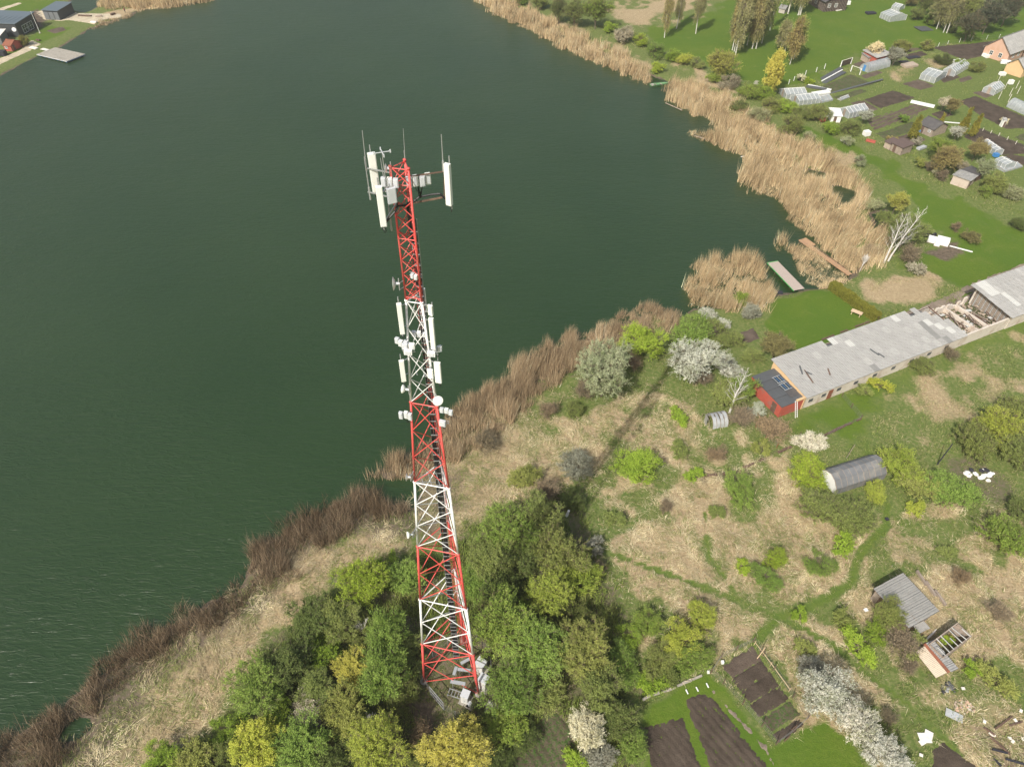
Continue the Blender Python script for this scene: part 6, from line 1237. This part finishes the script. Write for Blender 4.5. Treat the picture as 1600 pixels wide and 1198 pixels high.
 (1480, 860, 11, 'olive', 'low in the dry grass above the lone shed', B_), (1560, 960, 18, 'brown', 'in the dry grass at the right', B_), (1500, 900, 16, 'brown', 'on the dark band above the roofless shed', B_), (1250, 960, 12, 'fresh', 'in the corner where the paths meet', B_), (1320, 965, 16, 'olive', 'right of the path crossing', B_), (1560, 1060, 20, 'olive', 'right of the roofless shed', B_), (1520, 1045, 14, 'fresh', 'just right of the lean-to', B_), (1260, 1010, 14, 'olive', 'behind the rail fence', B_), (1480, 508, 9, 'green', 'growing in the barn ruin', B_), (1375, 600, 13, 'lime', 'against the barn front wall, middle', B_), (1350, 610, 11, 'olive', 'against the barn front wall, left', B_), (1440, 570, 18, 'olive', 'against the barn front wall, right', B_), (1485, 553, 12, 'brown', 'farthest along the barn front wall', B_)]
for a_ in TR:
    x_, y_, r_, key, wh, fm = a_
    low = key in ('olive', 'green') and fm == B_ and r_ >= 30
    solo = 'M' if 'round and alone' in wh else None
    plant(x_, y_, r_, key, wh, fm, cls=solo if solo else 'W' if low else ('B' if key == 'brown' else None), group=WOODS if (y_ > 780 and x_ < 1000) else None)
for (x_, y_, rp, hs, cl, key, lab) in [(1212, 112, 17, 1.9, 'column', 'golden', 'tall columnar golden yellow tree at the corner of the allotments')]:
    t = plant(x_, y_, rp, key, '', T_, hs, cl); t['label'] = lab
for (x_, y_, rp, hs, lab) in [(1433, 196, 10, 1.9, 'golden green cypress left of the plank shed'), (1472, 188, 6, 2.3, 'narrow golden green cypress right of the plank shed'), (1512, 186, 8, 2.6, 'tallest golden green cypress in the pair by the lane'), (1528, 192, 8, 2.2, 'shorter golden green cypress of the pair by the lane'), (1501, 198, 6, 2.0, 'small cypress in front of the tallest cypress')]:
    t = plant(x_, y_, rp, 'thuja', '', T_, hs, 'cone'); t['label'] = lab
# hedge along the lawn
P0, P1 = Vector((*g2(1297, 450), 0)), Vector((*g2(1370, 503), 0)); t = thing('clipped_hedge', 'long clipped golden green hedge at the edge of the lawn', 'hedge', tuple(P0)); d = P1 - P0
n = 26000; rng = np.random.default_rng(5); u = rng.random(n); s_ = rng.uniform(-1, 1, n); zz = rng.random(n); sel = rng.random(n) < .5; s_ = np.where(sel, np.sign(s_) * rng.uniform(.8, 1.05, n), s_); zz = np.where(sel, zz, rng.uniform(.85, 1.05, n))
nn = np.array([-d.y, d.x]) / d.length; bw = .75 * (1 + (fbm(u * 14, u * 0, 2) - .5) * .7); bh = 1.6 * (1 + (fbm(u * 16, u * 0 + 5, 3) - .5) * .5)
PP = np.stack([u * d.x + nn[0] * s_ * bw, u * d.y + nn[1] * s_ * bw, zz * bh], 1); vv = tri_leaves(PP, np.tile([0, 0, 1.0], (n, 1)) + rng.normal(size=(n, 3)) * .6, .16, .1)
link('foliage', np_mesh('foliage', vv, np.arange(len(vv)).reshape(-1, 3), LEAF['thuja'], {'tint': np.repeat(np.clip(.2 + rng.random(n) * .8, .15, 1), 3)}), t)
b = MB()
for i in range(16): q = d * (i / 15); b.tube((q.x, q.y, 0), (q.x, q.y, 1.2), .05)
b.build('stem', M['bark'], t)
# birches
g = 'birch grove on the big lawn'
for i, (x_, y_, H, r_, k, lab) in enumerate([(1144, 79, 17, 2.2, 'birch', 'left edge birch of the grove on the big lawn'), (1149, 86, 19, 2.4, 'birch', 'front birch of the grove, nearest the golden shrub'), (1147, 81, 18, 2.0, 'russet', 'birch between the two left ones of the grove'), (1156, 76, 18, 2.6, 'birch', 'middle birch of the grove with brownish buds'), (1167, 71, 17, 2.4, 'birch', 'inner birch in the dark middle of the grove'), (1175, 77, 18, 2.3, 'birch', 'left of the two right birches of the grove'), (1181, 77, 19, 2.4, 'birch', 'right of the two right birches of the grove'), (1190, 68, 15, 2.4, 'olive', 'greenest birch at the right side of the grove'),
    (1203, 48, 19, .9, 'birch', 'single very thin birch right of the grove'), (1219, 79, 9, 2.0, 'birch', 'small birch behind the columnar golden tree'), (1226, 82, 8, 1.8, 'birch', 'smallest birch right behind the columnar tree'), (1234, 101, 13, 2.2, 'russet', 'rust tipped birch with a leaning white trunk'), (1240, 92, 12, 2.4, 'olive', 'bushy birch behind the rust tipped one'),
    (1038, 59, 15, 1.6, 'birch', 'left of three single birches on the lawn near the bank'), (1057, 45, 17, 1.7, 'birch', 'middle of three single birches on the lawn near the bank'), (1087, 53, 16, 1.7, 'birch', 'right of three single birches on the lawn near the bank'), (868, 34, 14, 1.0, 'birch', 'thin birch at the shrubs of the far bank'), (802, 7, 12, 1.0, 'birch', 'thin birch at the top edge above the reeds'),
    (1463, 46, 14, 2.0, 'birch', 'left leaning white birch beside the evergreens'), (1474, 51, 15, 1.8, 'birch', 'middle thin birch beside the evergreens'), (1479, 52, 17, 2.2, 'birch', 'right thin birch beside the evergreens'), (1310, -15, 14, 2, 'birch', 'birch at the top edge behind the timber house')]):
    birch(x_, y_, H, r_, k, lab, g=g if i < 8 else None)
for i, (x_, y_, lab) in enumerate([(1231, 22, 'thick white trunk by the well house'), (1247, 24, 'left of two thick white trunks by the timber house'), (1250, 24, 'right of two thick white trunks by the timber house')]):
    t = birch(x_, y_, 22, 3, 'birch', 'birch with a ' + lab)
    for c_ in t.children:
        if c_.name.startswith('trunk'): c_.scale = (30, 30, 22)
def bare(px_, py_, H, lean, label, k=0, az=0.0):
    p = g2(px_, py_); t = thing('bare_tree', label, 'tree', (p[0], p[1], 0)); o = link('trunk', LM['bare'][k], t); o.scale = (H * .8, H * .8, H * .78); o.rotation_euler = (lean * math.sin(az), lean * math.cos(az), k); return t
def white_birch(px_, py_, dx, dy, H, label, seed):
    rr = random.Random(seed); p = g2(px_, py_); t = thing('bare_tree', label, 'tree', (p[0], p[1], 0)); n = 8; pts = [Vector((dx * (i / n) ** 1.3 + rr.uniform(-.08, .08), dy * (i / n) ** 1.2, H * i / n)) for i in range(n + 1)]
    b = MB()
    for i in range(n): b.tube(pts[i], pts[i + 1], .17 * (1 - i / n) + .025, .17 * (1 - (i + 1) / n) + .025, 7, False)
    b.build('trunk', M['birchbark'], t)
    for i in range(22):
        f = .25 + .72 * i / 22; k = f * n; q = pts[int(k)].lerp(pts[min(n, int(k) + 1)], k - int(k)); a = i * 2.4 + rr.random(); L = (1.15 - f) * H * .36 + .5
        d = Vector((math.cos(a) * .75, math.sin(a) * .75, 1)).normalized(); e = q + d * L; m_ = MB(); m_.tube(q, e, .045 * (1.2 - f), .012, 4, False)
        for j in range(6):
            g_ = q.lerp(e, .25 + .12 * j); a2 = rr.uniform(0, 6.28); d2 = (d + Vector((math.cos(a2), math.sin(a2), .2)) * .7).normalized(); m_.tube(g_, g_ + d2 * L * rr.uniform(.25, .45), .014, .005, 3, False)
        m_.build('branch', M['birchbark'], t)
    return t
white_birch(1381, 411, 1.6, 2.2, 9.5, 'left white stem of the leaning twin birch by the hedge', 3); white_birch(1388, 408, 3.4, 1.5, 10.5, 'right white stem of the leaning twin birch by the hedge', 4)
white_birch(1139, 645, .9, .6, 8.0, 'leafless white birch left of the red annex', 6); bare(1343, 424, 5, .05, 'small thin leafless birch by the plank walkway', 0); bare(768, 1125, 4.5, 0, 'small leafless whitish tree near the fence corner', 1); bare(575, 1000, 5, .1, 'leafless whitish tree in the left thicket', 2); bare(575, 1140, 4.5, .1, 'leafless pale tree in the lower left thicket', 0)

# ------------------------------------------------------------------ reeds, dry grass, tufts
def blades(name, label, x, y, z, H, W, lean, C, az=None):
    n = len(x); a = rng.uniform(0, 6.28, n) if az is None else az; r = rng.uniform(0, 6.28, n)
    b0 = np.stack([x, y, z], 1); u = np.stack([np.cos(r), np.sin(r), np.zeros(n)], 1) * (W / 2)[:, None]
    tip = b0 + np.stack([np.cos(a) * lean, np.sin(a) * lean, H], 1); Vv = np.stack([b0 - u, b0 + u, tip], 1).reshape(-1, 3)
    o = link(name, np_mesh(name, Vv, np.arange(3 * n).reshape(-1, 3), M['blades'], {'tint': np.repeat(C, 3, 0)})); return tag(o, label, None, None, 'stuff')
def scatter(P, dens, fn=None, cap=400000):
    lo, hi = P.min(0), P.max(0); n = int(min(cap * 3, dens * (hi - lo).prod())); x = rng.uniform(lo[0], hi[0], n); y = rng.uniform(lo[1], hi[1], n); e_ = sdist(x, y, P) + (fbm(x / 2.2, y / 2.2, 8, 3) - .5) * 5; k = e_ > rng.random(n) * 1.6 - .3
    x, y = x[k], y[k]
    if fn is not None: k = rng.random(len(x)) < fn(x, y); x, y = x[k], y[k]
    return x, y
def pal(cs, n, clump=None, var=.2):
    cs = np.array(cs); t = rng.random(n) * .6 + (0 if clump is None else clump * .7); t = np.clip(t / 1.0, 0, .999) * (len(cs) - 1); i = t.astype(int); f = (t - i)[:, None]
    return (cs[i] * (1 - f) + cs[np.minimum(i + 1, len(cs) - 1)] * f) * rng.uniform(1 - var, 1 + var, (n, 1))
TAN = [(.24, .165, .085), (.48, .365, .215), (.70, .56, .35)]; BROWN = [(.075, .05, .028), (.17, .12, .07), (.36, .28, .19)]; MIX = [(.14, .10, .06), (.35, .26, .16), (.62, .49, .32)]
def reeds(label, pts, dens, h, cs, width=.05, lean=.5, thin=0.0, wind=None, wsd=.8):
    P = poly(pts)
    def fn(x, y):
        f = smooth(thin, thin + .25, fbm(x / 3, y / 3, 61, 3)) * (.3 + .7 * smooth(.38, .55, fbm(x / .9, y / .9, 62, 2)))
        for q in POOLS: f = f * (sdist(x, y, q) < 0)
        return f
    x, y = scatter(P, dens, fn); n = len(x); cl = fbm(x / 4, y / 4, 88, 3); Hh = h * (.25 + 1.15 * smooth(.25, .7, fbm(x / 2.6, y / 2.6, 44, 3))) * rng.uniform(.6, 1.1, n)
    az = None if wind is None else wind + (fbm(x / 3, y / 3, 12, 3) - .5) * 7 + rng.normal(0, wsd, n)
    z = np.maximum(hgt(x, y), WATER_Z - .1)
    return blades('reed_bed', label, x, y, z, Hh, np.full(n, width) * rng.uniform(.6, 1.5, n), lean * Hh * rng.uniform(.1, .9, n), np.where(rng.random((n, 1)) < .06, np.clip(pal(cs, n, cl) * 1.9, 0, .85), pal(cs, n, cl, .3)), az)
reeds('dark brown standing reeds along the near shore, lower left', [(-160, 1250), (0, 1148), (100, 1086), (200, 1006), (300, 950), (368, 905), (385, 863), (430, 826), (520, 776), (560, 764), (600, 768), (650, 772), (645, 800), (560, 826), (490, 858), (460, 900), (415, 938), (357, 966), (291, 1010), (245, 1042), (200, 1084), (150, 1138), (83, 1208), (0, 1270)], 130, 1.7, BROWN, .045, .8, .08, 2.2, 1.5)
reeds('brown standing reeds on the near shore right of the mast', [(572, 740), (600, 726), (640, 708), (700, 645), (745, 612), (800, 570), (880, 532), (960, 496), (1010, 476), (1065, 488), (1068, 505), (1000, 535), (930, 560), (880, 585), (860, 620), (820, 655), (760, 690), (720, 720), (690, 740), (655, 750), (600, 745)], 120, 2.2, MIX, .05, .45, .05, .6)
reeds('clump of tan reeds standing in water by the pale dock', [(1066, 450), (1080, 430), (1110, 398), (1160, 393), (1175, 410), (1195, 425), (1205, 455), (1205, 468), (1195, 490), (1120, 486), (1075, 482)], 75, 2.4, TAN, .07, .5, .05, .2)
reeds('wide belt of tall tan reeds along the right bank', [(1035, 156), (1060, 162), (1080, 180), (1110, 185), (1125, 205), (1078, 205), (1090, 216), (1158, 242), (1160, 292), (1205, 308), (1240, 350), (1290, 388), (1300, 410), (1330, 432), (1365, 425), (1395, 405), (1390, 372), (1362, 352), (1345, 330), (1358, 316), (1345, 285), (1325, 262), (1290, 240), (1250, 220), (1190, 185), (1140, 155), (1090, 135), (1050, 125)], 55, 2.6, TAN, .085, .45, .02, .3)
reeds('narrow belt of tan reeds along the far bank', [(700, -30), (770, 20), (830, 50), (900, 87), (960, 110), (1012, 134), (1020, 122), (985, 92), (930, 66), (880, 42), (830, 18), (780, -2), (745, -30)], 28, 2.6, TAN, .12, .35, .0, .3)
reeds('flattened pale reeds between the two docks', [(1230, 385), (1262, 385), (1300, 407), (1330, 432), (1330, 446), (1290, 450), (1268, 446)], 90, 1.1, TAN, .06, 1.5, .05, .8)
reeds('tiny tuft of reeds standing in water above the pale dock', [(1211, 378), (1222, 370), (1233, 378), (1231, 392), (1216, 394)], 50, 2.0, TAN, .07, .4)
reeds('tan reeds at the top left beyond the sandy spit', [(152, 6), (200, -15), (330, -40), (335, 0), (262, 12), (215, 17), (195, 12), (165, 19)], 22, 2.4, TAN, .14, .3)
reeds('low reeds along the edge of the sandy spit', [(140, 42), (160, 32), (190, 25), (206, 20), (208, 26), (185, 32), (160, 41), (145, 47)], 26, 1.0, MIX, .12, .4)
reeds('small tuft of reeds off the near shore reed belt', [(878, 527), (890, 520), (897, 526), (888, 533)], 40, 1.5, MIX, .07, .4)
BEDS = [poly(pp) for mk, pp, fr, nz in PL]
def nobed(x, y):
    f = np.ones(len(x))
    for q in BEDS: f *= sdist(x, y, q) < -.1
    return f
# flattened dry reed mat: blades lie down in swirling directions
P = poly([(-60, 1260), (150, 1100), (300, 960), (400, 890), (640, 760), (720, 640), (900, 570), (1050, 550), (1200, 640), (1300, 680), (1600, 700), (1750, 900), (1750, 1260)])
def fS(x, y): return np.clip(masks(x, y)[0] * 1.25 - .1, 0, 1) * smooth(.30, .52, fbm(x / .8, y / .8, 55, 3) * .8 + .06) * nobed(x, y)
x, y = scatter(P, 95, fS); n = len(x); sw = fbm(x / 4.5, y / 4.5, 15, 3) * 16 + rng.normal(0, .6, n); z = hgt(x, y) + rng.uniform(0, .22, n) * fbm(x / .9, y / .9, 66, 2) * 2
print('straw', n)
Cs = pal([(.18, .13, .065), (.48, .39, .22), (.70, .60, .38), (.82, .73, .50)], n, fbm(x / 1.6, y / 1.6, 99, 3), .3)
br = smooth(16, 3, -lake_sd(x, y)) * smooth(.3, .6, fbm(x / 5, y / 5, 111, 3)) * .6 + smooth(.58, .74, fbm(x / 6, y / 6, 112, 3)) * .3; br = np.clip(br, 0, .9)[:, None]
Cs = Cs * (1 - br) + pal([(.14, .10, .055), (.31, .24, .14), (.48, .39, .25)], n) * br
gr = (smooth(.42, .66, fbm(x / 3.5, y / 3.5, 131, 3)) * .5 + .05 > rng.random(n))[:, None]
Cs = np.where(gr, pal([(.14, .19, .04), (.26, .30, .09), (.42, .42, .18)], n), Cs)
blades('dry_grass', 'flattened straw coloured reed grass covering the meadow', x, y, z, rng.uniform(.0, .22, n), rng.uniform(.03, .07, n), rng.uniform(.3, .95, n), Cs, sw)
def fG(x, y): S_, L2, D2 = masks(x, y); return np.clip((1 - S_ * .93) * (1 - smooth(.1, .8, L2)) * (1 - D2 * .5), 0, 1) * smooth(.35, .62, fbm(x / 1.4, y / 1.4, 71, 3)) * nobed(x, y)
x, y = scatter(P, 60, fG); k = lake_sd(x, y) < -1; x, y = x[k], y[k]; n = len(x); print('tufts', n)
blades('grass', 'rough green grass tufts between the dry patches', x, y, hgt(x, y), rng.uniform(.12, .4, n), rng.uniform(.04, .09, n), rng.uniform(0, .3, n), pal([(.08, .13, .025), (.15, .22, .04), (.24, .28, .08), (.40, .36, .2)], n, fbm(x / 4, y / 4, 98, 3)))
x, y = scatter(WOOD, 95, lambda a, b: smooth(.35, .6, fbm(a / 1.8, b / 1.8, 171, 3)) * (np.hypot(a - .5, b + .5) > 5) * nobed(a, b)); k = lake_sd(x, y) < -3; x, y = x[k], y[k]; n = len(x); print('under', n)
blades('undergrowth', 'green and brown undergrowth between the willows round the mast', x, y, hgt(x, y), rng.uniform(.3, 1.1, n), rng.uniform(.05, .1, n), rng.uniform(0, .5, n), pal([(.16, .13, .07), (.18, .25, .05), (.28, .36, .08), (.42, .42, .16)], n, fbm(x / 3, y / 3, 98, 3)))
P = poly([(830, 20), (1060, 100), (1240, 190), (1380, 300), (1180, 480), (1250, 700), (1700, 720), (1750, 400), (1700, -10), (1500, 40), (1380, 100), (1100, 130), (1000, 50)])
def fF(x, y): S_, L2, D2 = masks(x, y); return np.clip((1 - smooth(.05, .5, L2)) * (1 - D2 * .9), 0, 1) * smooth(.4, .7, fbm(x / 2.5, y / 2.5, 73, 3)) * nobed(x, y)
x, y = scatter(P, 26, fF, 300000); k = lake_sd(x, y) < -1; x, y = x[k], y[k]; n = len(x); print('far tufts', n); S_ = masks(x, y)[0][:, None]
blades('grass', 'tufty grass on the barn yard and allotments', x, y, hgt(x, y), rng.uniform(.15, .45, n), rng.uniform(.08, .16, n), rng.uniform(0, .4, n), pal([(.08, .13, .025), (.15, .22, .04), (.22, .26, .07), (.36, .33, .17)], n, fbm(x / 5, y / 5, 98, 3)) * (1 - S_) + pal([(.40, .34, .2), (.55, .48, .3)], n) * S_)
